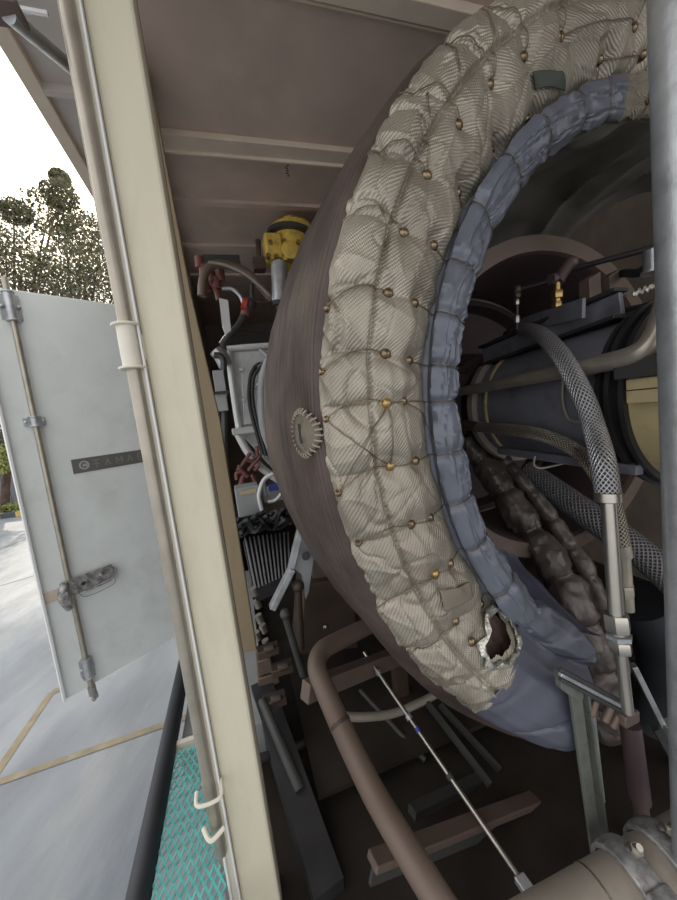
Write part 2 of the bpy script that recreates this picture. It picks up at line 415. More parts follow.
# lock handle
ha = DP(66, 590, .05); hb = DP(113, 572, .05); hd = (hb-ha).normalized(); hu = DN.cross(hd)
if hu.z < 0: hu = -hu
hh = thing('door_lock_handle', 'weathered cast lock handle clamped across the lock rod of the white door', 'lock handle', ha-EZ*.08)
hl = (hb-ha).length
part(hh, 'keeper_plate', Geo().box(DP(58, 594, .008), DV*.075, DN*.006, EZ*.035), 'tan2', 'pale tan backing plate', smooth=False, bev=.002)
part(hh, 'housing', Geo().poly([ha+hu*.045-hd*.02, ha+hd*hl*.5+hu*.05, hb+hu*.05-hd*.01, hb+hd*.02+hu*.02, hb+hd*.01-hu*.04, hb-hd*.08-hu*.045, ha+hd*.09-hu*.055, ha+hd*.02-hu*.06, ha-hd*.03-hu*.02], -DN, .045), 'hand', bev=.008)
part(hh, 'rim', Geo().tube([ha+hu*.05+DN*.005, ha+hd*hl*.5+hu*.058+DN*.01, hb+hu*.055+DN*.005], .006, 8).tube([hb+hd*.02+hu*.02+DN*.005, hb-hd*.02-hu*.045+DN*.008, ha+hd*.1-hu*.055+DN*.005], .006, 8), 'hand')
lv = ha-hd*.01-hu*.02+DN*.02
part(hh, 'hook_lever', Geo().tube([ha+hu*.05+DN*.015-hd*.0, lv-hd*.015, lv-hu*.06-hd*.01, lv-hu*.11+hd*.005], [.022, .028, .024, .017], 12).box(lv+DN*.02-hu*.03, hd*.012, DN*.008, hu*.05), 'hand', bev=.003)
for t_, u_ in ((.35, .0), (.75, .015)):
    q = ha+hd*hl*t_+hu*u_
    part(hh, 'rivet', Geo().lathe(q-DN*.002, DN, [(0, .014), (.008, .013), (.011, .006), (.012, 0)], 12), 'black' if t_ < .5 else 'hand')
part(hh, 'seal_wire', Geo().tube([hb-hu*.03+DN*.01, hb-hd*.02-hu*.08+DN*.02, ha+hd*.1-hu*.09+DN*.02, ha+hd*.06-hu*.05+DN*.01], .0018, 6), 'wire')
# name plate
n0 = DP(70, 460); n1 = DP(144, 449); n2 = DP(75, 474)
pl = thing('name_plate', 'long grey etched name plate with round emblem riveted to the white door', 'name plate', DP(100, 465)-EZ*.05)
nd = DV; zc_ = (DP(70, 460).z+DP(74, 474).z)/2; hh_ = abs(DP(70, 460).z-DP(74, 474).z)/2
xl = (DP(72, 467)-L0).dot(DV); xr = xl+.62
def dpt(x, z, off): p = L0+DV*x+DN*off; p.z = z; return p
part(pl, 'plate', Geo().box(dpt((xl+xr)/2, zc_, .003), DV*((xr-xl)/2), DN*.003, EZ*hh_), 'badge', smooth=False, bev=.001)
em = dpt(xl+(DP(84, 465)-L0).dot(DV)-xl, zc_, .006)
g = Geo().lathe(em, DN, [(0, hh_*.62), (.0015, hh_*.62), (.0015, hh_*.42), (0, hh_*.42)], 28)
g.lathe(em, DN, [(0, hh_*.2), (.0015, hh_*.2), (.002, 0)], 16)
g.box(em+DV*hh_*.3, DV*.004, DN*.001, EZ*hh_*.25)
part(pl, 'emblem', g, 'badgel', 'pale round emblem')
# etched character strokes, worn past reading
x = (DP(93, 464)-L0).dot(DV); rs = random.Random(5)
glyphs = [[(0, .9, .7, .9), (.35, .9, .35, -.1), (.0, .4, .7, .4)], [(.0, 0, .3, .9), (.3, .9, .6, 0), (.1, .35, .5, .35)], [(0, 0, 0, .9), (0, .9, .35, .3), (.35, .3, .7, .9), (.7, .9, .7, 0)], [(0, 0, .3, .9), (.3, .9, .6, 0)], [(0, .9, .6, .9), (0, .45, .5, .45), (0, 0, .6, 0), (0, 0, 0, .9)], [(0, .8, .6, .8), (.6, .8, .1, .1), (.1, .1, .7, .1)]]
g = Geo()
for gl in glyphs:
    for (a, b, c, d) in gl:
        sc = hh_*1.1; p = dpt(x+a*sc, zc_-hh_*.5+b*sc, .007); q = dpt(x+c*sc, zc_-hh_*.5+d*sc, .007)
        g.beam(p, q, .003, .007, DN) if False else g.box((p+q)/2, (q-p)/2, (q-p).normalized().cross(DN)*.0035, DN*.001)
    part(pl, 'etched_letter', g, 'badged', smooth=False); g = Geo()
    x += hh_*1.5

# ================================================================== CORNER POST OF THE ENCLOSURE (cream), with lock rod
def bx(px, d): return fr(P(px, 430, d))[0]
Dp = .95
zb_, zt_ = -2.05, ZC
po = thing('trim_1', None, None, W(bx(180, Dp), Dp, zb_), kind='structure')
b0, b1 = bx(158, Dp), bx(203.5, Dp)
part(po, 'post_face', Geo().fbox(b0, b1, Dp, Dp+.10, zb_, zt_), 'cream', smooth=False, bev=.008)
part(po, 'post_fold', Geo().fbox(bx(149, Dp), b0-.001, Dp-.006, Dp+.06, zb_, zt_), 'cream2', 'pale folded edge strip', smooth=False, bev=.004)
part(po, 'flange_lip', Geo().fbox(bx(156.5, Dp), bx(158.5, Dp), Dp-.018, Dp+.0, zb_, zt_).fbox(bx(147, Dp), bx(149.5, Dp), Dp-.022, Dp+.06, zb_, zt_), 'whitep', 'bright lip', smooth=False)
part(po, 'outer_channel', Geo().fbox(bx(137, Dp), bx(146.8, Dp), Dp+.03, Dp+.08, zb_, zt_).fbox(bx(136, Dp), bx(138, Dp), Dp-.002, Dp+.08, 0.45, zt_), 'rod', 'weathered grey channel', smooth=False, bev=.003)
part(po, 'post_flank', Geo().fbox(b1-.012, b1, Dp+.10, Dp+.13, -1.5, zt_), 'cream_shade', 'cream inner flank with shade in its colour', smooth=False)
bq = bx(142.5, Dp-.03)
rod2 = thing('lock_rod', 'tall steel lock rod running up beside the cream corner post', 'lock rod', W(bq, Dp-.01, -1.25))
part(rod2, 'rod', Geo().cyl(W(bq, Dp-.01, -1.16), W(bq, Dp-.01, ZC-.02), .0155), 'rod')
zc1 = fr(P(128, 347, Dp-.01))[2]
g = Geo().cyl(W(bq, Dp-.01, zc1-.05), W(bq, Dp-.01, zc1+.05), .021)
for dz in (-.05, .05): g.cyl(W(bq, Dp-.01, zc1+dz-.003), W(bq, Dp-.01, zc1+dz+.003), .031)
g.fbox(bq-.024, bq+.03, Dp-.005, Dp+.02, zc1-.03, zc1+.03)
part(rod2, 'guide_bracket', g, 'cream2', 'painted guide collar', bev=.002)
zc2 = fr(P(205, 785, Dp-.01))[2]
g = Geo().tube([W(bq-.03, Dp-.02, zc2), W(bq-.025, Dp-.05, zc2-.01), W(bq+.03, Dp-.05, zc2-.01), W(bq+.03, Dp-.01, zc2)], .005, 8)
g2 = Geo().tube([W(bq-.03, Dp-.02, zc2-.11), W(bq-.01, Dp-.05, zc2-.12), W(bq+.025, Dp-.04, zc2-.11)], .006, 8)
part(rod2, 'retaining_loop', g, 'cream2', 'white painted loop')
part(rod2, 'retaining_loop', g2, 'cream2', 'white painted loop')
part(rod2, 'lower_guide_plate', Geo().fbox(bq-.02, bq+.025, Dp-.004, Dp+.02, zc2-.13, zc2), 'rod', bev=.003)

# inner post behind
Di = 1.62
zi = fr(P(250, 650, Di))[2]
ip = thing('inner_post', 'cream inner post, coloured as in shade, seen just right of the cream corner post', 'post', W(bx(205, Di), Di, zi))
part(ip, 'post_body', Geo().poly([P(x, y, Di) for x, y in ((100, 20), (139, 20), (190, 290), (220, 420), (257, 651), (228, 655))], EA, .1), 'cream_shade', smooth=False, bev=.004)

# right galvanised post
rp = W(fr(P(694, 430, .46))[0], .46, 0)
g = Geo().cyl(rp-EZ*1.9, rp+EZ*(ZC-.002), .052, n=48)
rpt = thing('steel_post', 'grey galvanised round post standing at the right photo edge', 'post', rp-EZ*1.9)
part(rpt, 'tube', g, 'galv')
part(rpt, 'foot_plate', Geo().cyl(rp-EZ*1.92, rp-EZ*1.9, .1), 'galv')

# ceiling beams
def zd(px, py, z): return fr(G(px, py, z))[1]
dA = zd(275, 148, ZC-.03)
solo('ceiling_beam', Geo().fbox(BL, BR, dA-.02, dA+.09, ZC-.03, ZC).fbox(BL, BR, dA+.07, dA+.085, ZC-.045, ZC), 'beam', 'pale cross beam on the ceiling left of the big quilted ring', 'beam', smooth=False, bev=.004)
dB = zd(400, 14, ZC-.04)
solo('ceiling_beam', Geo().fbox(BL, BR, dB-.05, dB+.02, ZC-.04, ZC).fbox(BL, BR, dB+.03, dB+.042, ZC-.03, ZC), 'beam', 'cross beam on the ceiling at the top photo edge, nearest the opening', 'beam', smooth=False, bev=.004)
g = Geo()
for k in range(3):
    dd = dA+.5+k*.55; g.fbox(BL, BR, dd, dd+.05, ZC-.02, ZC)
solo('ceiling_rib', g, 'ceil', 'shallow ribs across the ceiling above the yellow valve', 'rib', smooth=False)
# stencil marks on the ceiling (illegible)
g = Geo(); rs = random.Random(3)
for i in range(9):
    x0 = 273+i*3.6
    if i in (2,): continue
    for j in range(3):
        a = G(x0+rs.uniform(0, 1.2), 157.5+.12*i+rs.uniform(0, 2.5), ZC-.001); b = G(x0+rs.uniform(1, 2.6), 157.5+.12*i+rs.uniform(0, 4.2), ZC-.001)
        g.beam(a, b, .008, .002)
for i in range(5):
    a = G(281+rs.uniform(0, 9), 165+i*2.6, ZC-.001); b = G(283+rs.uniform(0, 9), 166+i*2.6, ZC-.001); g.beam(a, b, .009, .002)
solo('stencil_mark', g, 'text', 'small faded stencil marking on the ceiling behind the cross beam', 'marking', smooth=False)

# ================================================================== EXHAUST COLLECTOR
CC = W(1.2805, .718, -.057)
def RP(s, R, th): return CC+EA*s+(EB*math.cos(th)+EZ*math.sin(th))*R
def rhit(px, py, s):
    r = ray(px, py); t = ((CC+EA*s-O).dot(EA))/r.dot(EA); p = O+r*t-CC
    return math.atan2(p.dot(EZ), p.dot(EB)) % (2*PI), math.hypot(p.dot(EZ), p.dot(EB))
PROF = [(0, 0.0, 1.095), (.08, -.022, 1.083), (.2, -.044, 1.055), (.35, -.057, 1.018), (.52, -.060, .972), (.7, -.052, .930), (.86, -.034, .890), (.95, -.014, .866), (1.0, 0.0, .852), (1.12, -.004, .843), (1.3, -.016, .832), (1.55, -.016, .806), (1.8, .0, .786), (2.0, .03, .779)]
def prof(u):
    u = min(max(u, 0), 2)
    for i in range(len(PROF)-1):
        if u <= PROF[i+1][0]:
            t = (u-PROF[i][0])/(PROF[i+1][0]-PROF[i][0])
            p0 = PROF[max(i-1, 0)]; p1 = PROF[i]; p2 = PROF[i+1]; p3 = PROF[min(i+2, len(PROF)-1)]
            t_ = t*t*(3-2*t)*.4+t*.6
            return (p1[1]+(p2[1]-p1[1])*t_, p1[2]+(p2[2]-p1[2])*t_)
    return PROF[-1][1:]
def inv(R):
    best = min(((abs(prof(k/100)[1]-R)), k/100) for k in range(201)); return best[1]
def locate(px, py):
    s = -.04
    for _ in range(4):
        th, R = rhit(px, py, s); u = inv(R); s = prof(u)[0]
    return th, u
R1 = [(602, 62), (570, 101), (530, 121), (496, 152), (463, 193), (436, 245), (419, 302), (413, 360), (406, 401), (418, 461), (432, 518), (454, 564), (485, 603)]
R2 = [(638, 24), (565, 33), (529, 51), (494, 81), (461, 122), (429, 172), (406, 230), (391, 291), (387, 353), (388, 403), (393, 467), (413, 525), (437, 575), (459, 623)]
B1 = [locate(*p) for p in R1]; B2 = [locate(*p) for p in R2]
EXTRA = [(520, 634), (472, 642), (641, 59), (643, 97)]
BE = [locate(*p) for p in EXTRA]
AT = [(331, 311), (326, 373), (329, 419), (342, 491), (358, 544)]
BA = [locate(*p) for p in AT]
ths2 = sorted(t for t, u in B2)
ths1 = sorted(t for t, u in B1)
def cell(th, arr):
    if th <= arr[0]: w = arr[1]-arr[0]; return ((arr[0]-th)/w) % 1
    if th >= arr[-1]: w = arr[-1]-arr[-2]; return ((th-arr[-1])/w) % 1
    for i in range(len(arr)-1):
        if th <= arr[i+1]: return (th-arr[i])/(arr[i+1]-arr[i])
dim = [(t, u, .026) for t, u in B1+B2+BE]
def nz(x, y, z=0): return noise.noise(V((x, y, z)))
def sm(a, b, x): t = min(max((x-a)/(b-a), 0), 1); return t*t*(3-2*t)
TH_S = math.radians(221.5); TH_B = math.radians(104); TH_T = math.radians(62); TH_E = math.radians(242.5)
TORN = locate(497, 637)
def disp(th, u):
    c2 = cell(th, ths2); c1 = cell(th, ths1); l0 = th*.95
    p2 = abs(math.sin(PI*c2))**.55; p1 = abs(math.sin(PI*c1))**.5
    h = 0
    out = 1-sm(.30, .44, u)             # outer pillow strip
    h += out*sm(-.02, .12, u)*(.018*p2-.006+.010*nz(l0*6, u*2.5, 3.1))
    mid = sm(.36, .5, u)*(1-sm(.9, .98, u))
    h += mid*.007*(p2*(1-sm(.5, .85, u))+p1*sm(.5, .85, u))
    h -= .011*math.exp(-((u-.385)/.022)**2)    # seam between strips
    for t, uu, r in dim:
        dx = (t-th)*.93; dy = (u-uu)*.24
        if abs(dx) < .07 and abs(dy) < .07: h -= .016*math.exp(-(dx*dx+dy*dy)/(r*r))
    l = th*.95; w = u*.24
    n1 = 1-abs(nz(l*9, w*5, 1.3))*2; n2 = 1-abs(nz(l*4+w*9, w*16-l*5, 5.1))*2; n3 = 1-abs(nz(l*17-w*12, w*9+l*4, 9.7))*2
    wr = .0050*n1**3+.0055*n2**3+.003*n3**3
    cr = nz(l*5.5, w*7+l*1.5, 11.0); c3 = nz(l*11+w*7, w*12-l*3, 17.0)
    h += wr*(1-.35*mid)+.008*nz(l*7, w*9, 2.2)-.0075*math.exp(-(cr/.035)**2)*(.35+.65*out)-.004*math.exp(-(c3/.05)**2)*(.5+.5*out)
    if 1 < u <= 2:
        q = sm(1.08, 1.3, u)*(1-sm(1.8, 2.0, u))
        h = q*(.016+.008*(1-math.exp(-(min(c1, 1-c1)/.09)**2))+.010*nz(l*5, w*9, 6))+.005*nz(l*6, w*24, 4)*sm(1.05, 1.2, u)+.006*(1-abs(nz(l*9+w*30, w*22-l*3, 3))*2)**2*sm(1.1, 1.3, u)
    return h
def sp(th, u, k=1.0, off=0.0):
    s, R = prof(u); e = .01; sa, Ra = prof(max(u-e, 0)); sb, Rb = prof(min(u+e, 2))
    ds, dR = sb-sa, Rb-Ra; l = math.hypot(ds, dR); ns, nR = dR/l, -ds/l       # outward: -s side on the face
    if ns > 0 and u < 1.9: pass
    h = disp(th, u)*k+off
    # tangent goes inward (dR<0) so normal (dR,-ds) points to -s
    return RP(s+ns*h, R+nR*h, th)
def sn(th, u):
    s, R = prof(u); e = .01; sa, Ra = prof(max(u-e, 0)); sb, Rb = prof(min(u+e, 2)); ds, dR = sb-sa, Rb-Ra; l = math.hypot(ds, dR)
    ns, nR = dR/l, -ds/l; return (EA*ns+(EB*math.cos(th)+EZ*math.sin(th))*nR).normalized()
ec = thing('exhaust_collector', 'huge round exhaust collector wrapped in quilted silver insulation, facing the opening', 'exhaust collector', W(1.28, 1.3, -1.3))
TH_M = math.radians(116)       # darker brownish pieces above, silver below
def span(a, b, u0, u1, nu, nv, **k):
    return Geo().grid(lambda i, j: sp(a+(b-a)*i, u0+(u1-u0)*j, **k), nu, nv, lambda i, j: ((a+(b-a)*i)*.95, (u0+(u1-u0)*j)*.24))
gq = span(TH_T, TH_S, 0, 1, 1100, 90)
# cut the torn hole out of the quilt
def cut(g, px, py, rx_, ry_):
    c = P(px, py, .66); keep = []
    for f in g.f:
        x_, y_ = proj(g.v[f[0]]); a = math.atan2((y_-py)/ry_, (x_-px)/rx_); rr_ = 1+.12*math.sin(3*a+.6)+.08*math.sin(7*a)
        if ((x_-px)/rx_)**2+((y_-py)/ry_)**2 > rr_**2: keep.append(f)
    g.f = keep
cut(gq, 496, 637, 12.5, 22)
part(ec, 'quilted_blanket', gq, 'quilt', 'silver grey quilted cloth blanket')
part(ec, 'inner_roll', span(TH_B, TH_S+.02, 1.0, 2, 900, 40), 'blue', 'slate blue padded edge roll')
part(ec, 'upper_lip', span(TH_T, TH_B, 1.0, 2, 300, 30), 'quiltd', 'dark bronze cloth lip')  # blanket weave in a darker tone
# tip of the blue roll, folded over
# lower blue cover
def lowc(i, j):
    u = -.06+2.06*j; te = TH_E-math.radians(10)*sm(1.35, 2.0, u); th = TH_S-.015+(te-TH_S+.015)*i
    s, R = prof(max(u, 0))
    if u < 0: s = .0-u*.6
    e = sm(0, .3, i); off = .012+.012*math.sin(PI*min(max(u/2, 0), 1))*e
    en = sm(.88, 1.0, i)
    l = th; off += .010*nz(l*4, u*1.2, 7)+.012*nz(l*9-u*1.6, u*.8+l*3, 3.3)*e-.010*math.exp(-(nz(l*5-u*1.4, u*.7+l*2, 13.)/.06)**2)*e
    s2 = s-off+.09*en*en; R2_ = R-.0*en
    if u > 1.2: R2_ -= .03*sm(1.2, 1.8, u)*e
    return RP(s2, R2_, th)
part(ec, 'lower_cover', Geo().grid(lowc, 160, 90), 'blue2', 'smooth slate blue cloth cover', sol=.004)
# end closure of the cover
def endc(i, j):
    u = 2.0*j; te = TH_E-math.radians(10)*sm(1.35, 2.0, u); s, R = prof(u); d = .35*i
    return RP(s+.055+d, R+(0.0 if u < 1 else -.03*sm(1.2, 1.8, u)), te-.004+.03*i)
part(ec, 'end_closure', Geo().grid(endc, 14, 24), 'blued')
# barrel
BP = [(0, 1.09), (.03, 1.115), (.10, 1.132), (.25, 1.145), (.45, 1.157), (.65, 1.155), (.9, 1.13), (1.15, 1.07), (1.35, .98), (1.45, .82), (1.48, .5)]
def bprof(t):
    x = t*(len(BP)-1); i = min(int(x), len(BP)-2); f = x-i
    p0, p1, p2, p3 = BP[max(i-1, 0)], BP[i], BP[i+1], BP[min(i+2, len(BP)-1)]
    c = lambda k: .5*((2*p1[k])+(p2[k]-p0[k])*f+(2*p0[k]-5*p1[k]+4*p2[k]-p3[k])*f*f+(3*p1[k]-p0[k]-3*p2[k]+p3[k])*f**3)
    return c(0), c(1)
def barrel(i, j):
    th = TH_T+(TH_E+.1-TH_T)*i; s, R = bprof(j)
    h = .007*(1-abs(nz(th*1.6+s*2, s*9, 8))*2)**3+.003*nz(th*4, s*30, 1)+.008*nz(th*4, s*3, 2)
    h *= sm(0, .05, s)
    return RP(s, R+h, th)
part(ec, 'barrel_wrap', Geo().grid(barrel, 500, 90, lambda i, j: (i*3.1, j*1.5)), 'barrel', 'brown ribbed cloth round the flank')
# inner lining
IP = [(.03, .779), (.06, .80), (.14, .84), (.3, .88), (.5, .90), (.7, .86), (.85, .78), (.95, .66), (.98, .60)]
def iprof(t):
    x = t*(len(IP)-1); i = min(int(x), len(IP)-2); f = x-i
    return IP[i][0]+(IP[i+1][0]-IP[i][0])*f, IP[i][1]+(IP[i+1][1]-IP[i][1])*f
IQ = [(.03, .779), (.07, .785), (.12, .78), (.18, .765), (.24, .745), (.30, .72), (.35, .70), (.39, .675), (.41, .65)]
def lin(th0, th1):
    def f(i, j):
        th = th0+(th1-th0)*i; s, R = iprof(j)
        x = j*8; ii = min(int(x), 7); q = sm(math.radians(186), math.radians(204), th)
        s = s*(1-q)+q*(IQ[ii][0]+(IQ[ii+1][0]-IQ[ii][0])*(x-ii)); R = R*(1-q)+q*(IQ[ii][1]+(IQ[ii+1][1]-IQ[ii][1])*(x-ii))
        k = sm(.03, .15, s)*(1-sm(.8, .98, s))
        h = k*(.06*(1-abs(nz(th*6+s*2.2, s*.9, 4))*2)**2+.03*nz(th*11-s*2, s*2.0, 9)-.02)*(1-.6*q)
        return RP(s, R-h, th)
    return f
part(ec, 'lining', Geo().grid(lin(TH_T, math.radians(186)), 320, 70), 'lining', 'sooty folded cloth lining')
part(ec, 'lower_lining', Geo().grid(lin(math.radians(186), TH_E+.1), 200, 70), 'blued', 'blue violet lower lining')
# plates deep inside
g = Geo().lathe(CC+EA*.4, EA, [(0, .66), (.0, .60), (.02, .595), (.03, .66), (.0, .66)], 90); part(ec, 'outer_lip_ring', g, 'brownl', 'brown steel lip ring')
g = Geo().lathe(CC+EA*.42, EA, [(0, .595), (.25, .56), (.48, .59)], 90); part(ec, 'inner_cone', g, 'plum')
g = Geo().lathe(CC+EA*.9, EA, [(0, .58), (-.02, .57), (-.02, .545), (.06, .53), (.16, .3), (.22, .2)], 90); part(ec, 'back_disc', g, 'plumd')
# buttons
def button(th, u, m='bronze', r=.0125):
    c = sp(th, u, off=-.004); n = sn(th, u)
    g = Geo().lathe(c, n, [(0, r*1.25), (.003, r*1.25), (.004, r*.95), (.009, r*.9), (.013, r*.6), (.0145, 0)], 16)
    b = part(ec, 'button', g, m); return c+n*.012
P1 = [button(t, u) for t, u in B1]; P2 = [button(t, u, 'brass' if i in (9, 10, 12) else 'bronze') for i, (t, u) in enumerate(B2)]
PE = [button(t, u) for t, u in BE]; PA = [button(t, u, 'bronze', .008) for t, u in BA]
# blue-side ends of ties
def wirepath(a, b, off=.006, n=10, k=1.0, bow=0):
    pts = []
    for i in range(n+1):
        t = i/n; th = a[0]+(b[0]-a[0])*t; u = a[1]+(b[1]-a[1])*t
        pts.append(sp(th+bow*math.sin(PI*t), u, k, off))
    return pts
def wire(a, b, off=.006, bow=0, r=.0014, n=14):
    part(ec, 'tie_wire', Geo().tube(wirepath(a, b, off, n, 1.0, bow), r, 6, 2), 'wire')
for (t, u) in B1:
    if t > TH_B: wire((t, u), (t+.004, 1.93), .004)
amap = {7: 0, 8: 1, 9: 2, 10: 3, 11: 4}
for i, (t, u) in enumerate(B2):
    e = BA[amap[i]] if i in amap else (t+.01, .02)
    wire((t, u), e, .006, bow=-.02)
wire(B2[9], BA[3], .004); wire(B2[9], B2[10], .004); wire(B1[8], B2[9], .005); wire(B1[8], (B1[9][0]-.03, 1.3), .004)
wire(BA[2], B2[10], .003); wire(B2[3], (B2[3][0]-.1, .1), .004); wire((B2[4][0]-.06, .33), (B2[3][0], .05), .004); wire(B2[5], (B2[4][0], .2), .004)
wire(B2[10], B1[9], .004); wire(B2[11], B1[10], .004); wire(B2[12], B1[11], .004); wire(BE[2], B1[0], .005); wire(B2[0], B2[1], .005, .03)
wire((math.radians(96), .35), (math.radians(98), 1.8), .006); wire((math.radians(112), .38), (math.radians(88), .30), .006)
# labels on the quilt
def patch(c4, m, lab):
    q = [locate(*p) for p in c4]
    def f(i, j):
        th = (q[0][0]*(1-i)+q[1][0]*i)*(1-j)+(q[3][0]*(1-i)+q[2][0]*i)*j
        u = (q[0][1]*(1-i)+q[1][1]*i)*(1-j)+(q[3][1]*(1-i)+q[2][1]*i)*j
        return sp(th, u, .9, .007)
    part(ec, 'label_patch', Geo().grid(f, 12, 12), m, lab, sol=.002)
patch([(530, 73), (555, 75), (557, 93), (533, 91)], 'patchg', 'dark green rectangular label')
patch([(436, 588), (464, 581), (468, 595), (440, 607)], 'patchb', 'brown rectangular label')
# torn opening
th_, u_ = TORN
bc = sp(th_, u_, .5, -.022); n_ = sn(th_, u_)
tx_ = (EB*-math.sin(th_)+EZ*math.cos(th_)); ty_ = n_.cross(tx_)
g = Geo().grid(lambda i, j: bc+tx_*((i-.5)*.16)+ty_*((j-.5)*.11)-n_*(.012*math.cos(3*(i-.5))*math.cos(3*(j-.5)))+n_*.01*nz(i*5, j*5, 3), 24, 24)
part(ec, 'exposed_batting', g, 'hole', 'dark brown batting showing in a tear')
g = Geo(); rs = random.Random(9)
pts = []
for k in range(37):
    a = 2*PI*k/36; rr_ = 1.05+.12*math.sin(3*a+.6)+.08*math.sin(7*a)
    l_ = locate(496+13.5*rr_*math.cos(a), 637+23*rr_*math.sin(a)); pts.append(l_)
vs = []; fs = []
for k, (t, u) in enumerate(pts):
    for j in range(4):
        w = (0, .35, .7, 1.0)[j]; jit = rs.uniform(-.004, .006)
        tt = t+(t-th_)*.28*w*(1+rs.uniform(-.4, .6)); uu = u+(u-u_)*.28*w*(1+rs.uniform(-.4, .6))
        vs.append(sp(tt, uu, .6, .008+(.006*math.sin(w*PI))+jit))
for k in range(36):
    for j in range(3): fs.append((k*4+j, (k+1)*4+j, (k+1)*4+j+1, k*4+j+1))
g.add(vs, fs, [(0, 0)]*len(vs)); part(ec, 'torn_edge', g, 'foil', 'frayed silvery torn edge', sol=.002)
# round stitched grommet on the barrel
th_g, _ = rhit(315, 432, .055)
def bpos(th, s, off=0):
    R = next(BP[i][1]+(BP[i+1][1]-BP[i][1])*(s-BP[i][0])/(BP[i+1][0]-BP[i][0]) for i in range(len(BP)-1) if s <= BP[i+1][0])
    return RP(s, R+off, th)
sg = .055
def grom(i, j):
    a = 2*PI*i; r = .05*j; return bpos(th_g+r*math.cos(a)/1.13, sg+r*math.sin(a), .014+.004*math.cos(j*3))
gg = part(ec, 'stitched_grommet', Geo().grid(grom, 40, 8), 'quiltd', 'round stitched cloth patch', sol=.004)
g = Geo()
for k in range(26):
    a = 2*PI*k/26; p = bpos(th_g+.044*math.cos(a)/1.13, sg+.044*math.sin(a), .016); q = bpos(th_g+.057*math.cos(a)/1.13, sg+.057*math.sin(a), .012); g.tube([p, (p+q)/2+(p-CC).normalized()*.003, q], .0022, 5, 2)
part(gg, 'stitching', g, 'tan')
part(ec, 'grommet_slot', Geo().box(bpos(th_g, sg, .019), (bpos(th_g+.01, sg)-bpos(th_g-.01, sg)), EA*.003, (bpos(th_g, sg, .002)-bpos(th_g, sg))), 'black', 'small dark slit')

# ================================================================== TURBINE HOUSING INSIDE THE COLLECTOR
th = thing('turbine_housing', 'dark slate cylindrical turbine housing seen through the collector mouth', 'turbine housing', CC+EA*.5-EZ*.3)
CH = CC+EZ*.0
part(th, 'casing', Geo().lathe(CH, EA, [(-.05, .245), (.3, .245), (.60, .235)], 80), 'slate')
part(th, 'end_flange', Geo().lathe(CH+EA*.585, EA, [(0, .235), (0, .262), (.035, .262), (.035, .235)], 72), 'tan', 'worn tan end flange', bev=.002)
part(th, 'end_band', Geo().lathe(CH+EA*.52, EA, [(0, .236), (0, .247), (.010, .247), (.010, .236)], 72), 'yell2', 'thin pale band')
part(th, 'end_bell', Geo().lathe(CH+EA*.62, EA, [(0, .24), (.1, .22), (.14, .27), (.3, .30), (.4, .2)], 60), 'plumd')
for off, r in ((.02, .272), (-.015, .285), (-.05, .28)):
    part(th, 'joint_ring', Geo().lathe(CH+EA*off, EA, [(0, .24), (0, r), (.014, r), (.014, .24)], 90), 'dark', 'dark bolted ring')
for k in range(24, 72):
    a = 2*PI*k/72-.3; c = CH+EA*.034+(EB*math.cos(a)+EZ*math.sin(a))*.26
    part(th, 'flange_bolt', Geo().hexa(c, c+EA*.01, .006), 'slate')
part(th, 'front_drum', Geo().lathe(CH, EA, [(-.05, .262), (-.2, .265), (-.4, .27), (-.41, .2)], 80), 'yell2', 'faded yellow front drum')
def HC(px, py, R, dmax=1.45):       # nearest point in front of the housing at radius R, seen at that pixel
    r = ray(px, py); o = O-CH; a = r.dot(EB)**2+r.z**2; b_ = 2*(o.dot(EB)*r.dot(EB)+o.z*r.z); c = o.dot(EB)**2+o.z**2-R*R
    D = b_*b_-4*a*c
    t = (-b_-math.sqrt(max(D, 0)))/(2*a)
    p = O+r*t
    if (p-O).dot(EA) > dmax: p = O+r*(dmax/r.dot(EA))
    return p
# box on the drum
zt = fr(P(648, 377, .66))[2]; zb2 = fr(P(648, 400, .66))[2]
part(th, 'terminal_box', Geo().fbox(.985, 1.06, .52, .650, zb2, zt), 'yell2', 'yellow box', smooth=False, bev=.002)
part(th, 'box_seam', Geo().fbox(.984, 1.05, .519, .651, (zb2+zt)/2+.001, (zb2+zt)/2+.004), 'brown', smooth=False)
zt2 = fr(P(648, 358, .67))[2]
part(th, 'shroud_plate', Geo().fbox(.97, 1.08, .50, .670, zt+.002, zt2), 'greyd', smooth=False, bev=.004)
# top split-line rail
p0 = HC(484, 350, .30); p1 = HC(622, 293, .33)
rl = thing('support_rail', 'slate blue steel rail lying along the top of the turbine housing', 'rail', p0-EZ*.06)
part(rl, 'web', Geo().beam(p0-EZ*.03, p1-EZ*.03, .02, .07), 'slate', smooth=False, bev=.003)
part(rl, 'top_flange', Geo().beam(p0+EZ*.012, p1+EZ*.012, .07, .012), 'dark', smooth=False, bev=.002)
part(rl, 'bottom_flange', Geo().beam(p0-EZ*.07, p1-EZ*.07, .09, .012), 'dark', smooth=False, bev=.002)
f0 = HC(524, 325, .335); f1 = HC(584, 308, .345)
part(rl, 'face_plate', Geo().beam(f0, f1, .012, .06), 'slate', smooth=False, bev=.002)
lr = Geo().beam(HC(500, 450, .27), HC(640, 470, .29), .03, .03)
solo('support_rail', lr, 'slate', 'pale blue grey rail under the turbine housing', 'rail', smooth=False, bev=.003)

# brackets brown above
for (x, y, lab) in ((610, 287, 'brown angled bracket under the thin dark pipe, right one'), (590, 290, 'brown bracket under the thin dark pipe, left one')):
    a = P(x, y, .95)
    solo('bracket', Geo().box(a, EB*.028+EZ*.012, EA*.02, EZ*.045).box(a-EZ*.04, EB*.04, EA*.03, EZ*.006), 'brownl', lab, 'bracket', smooth=False, bev=.002)
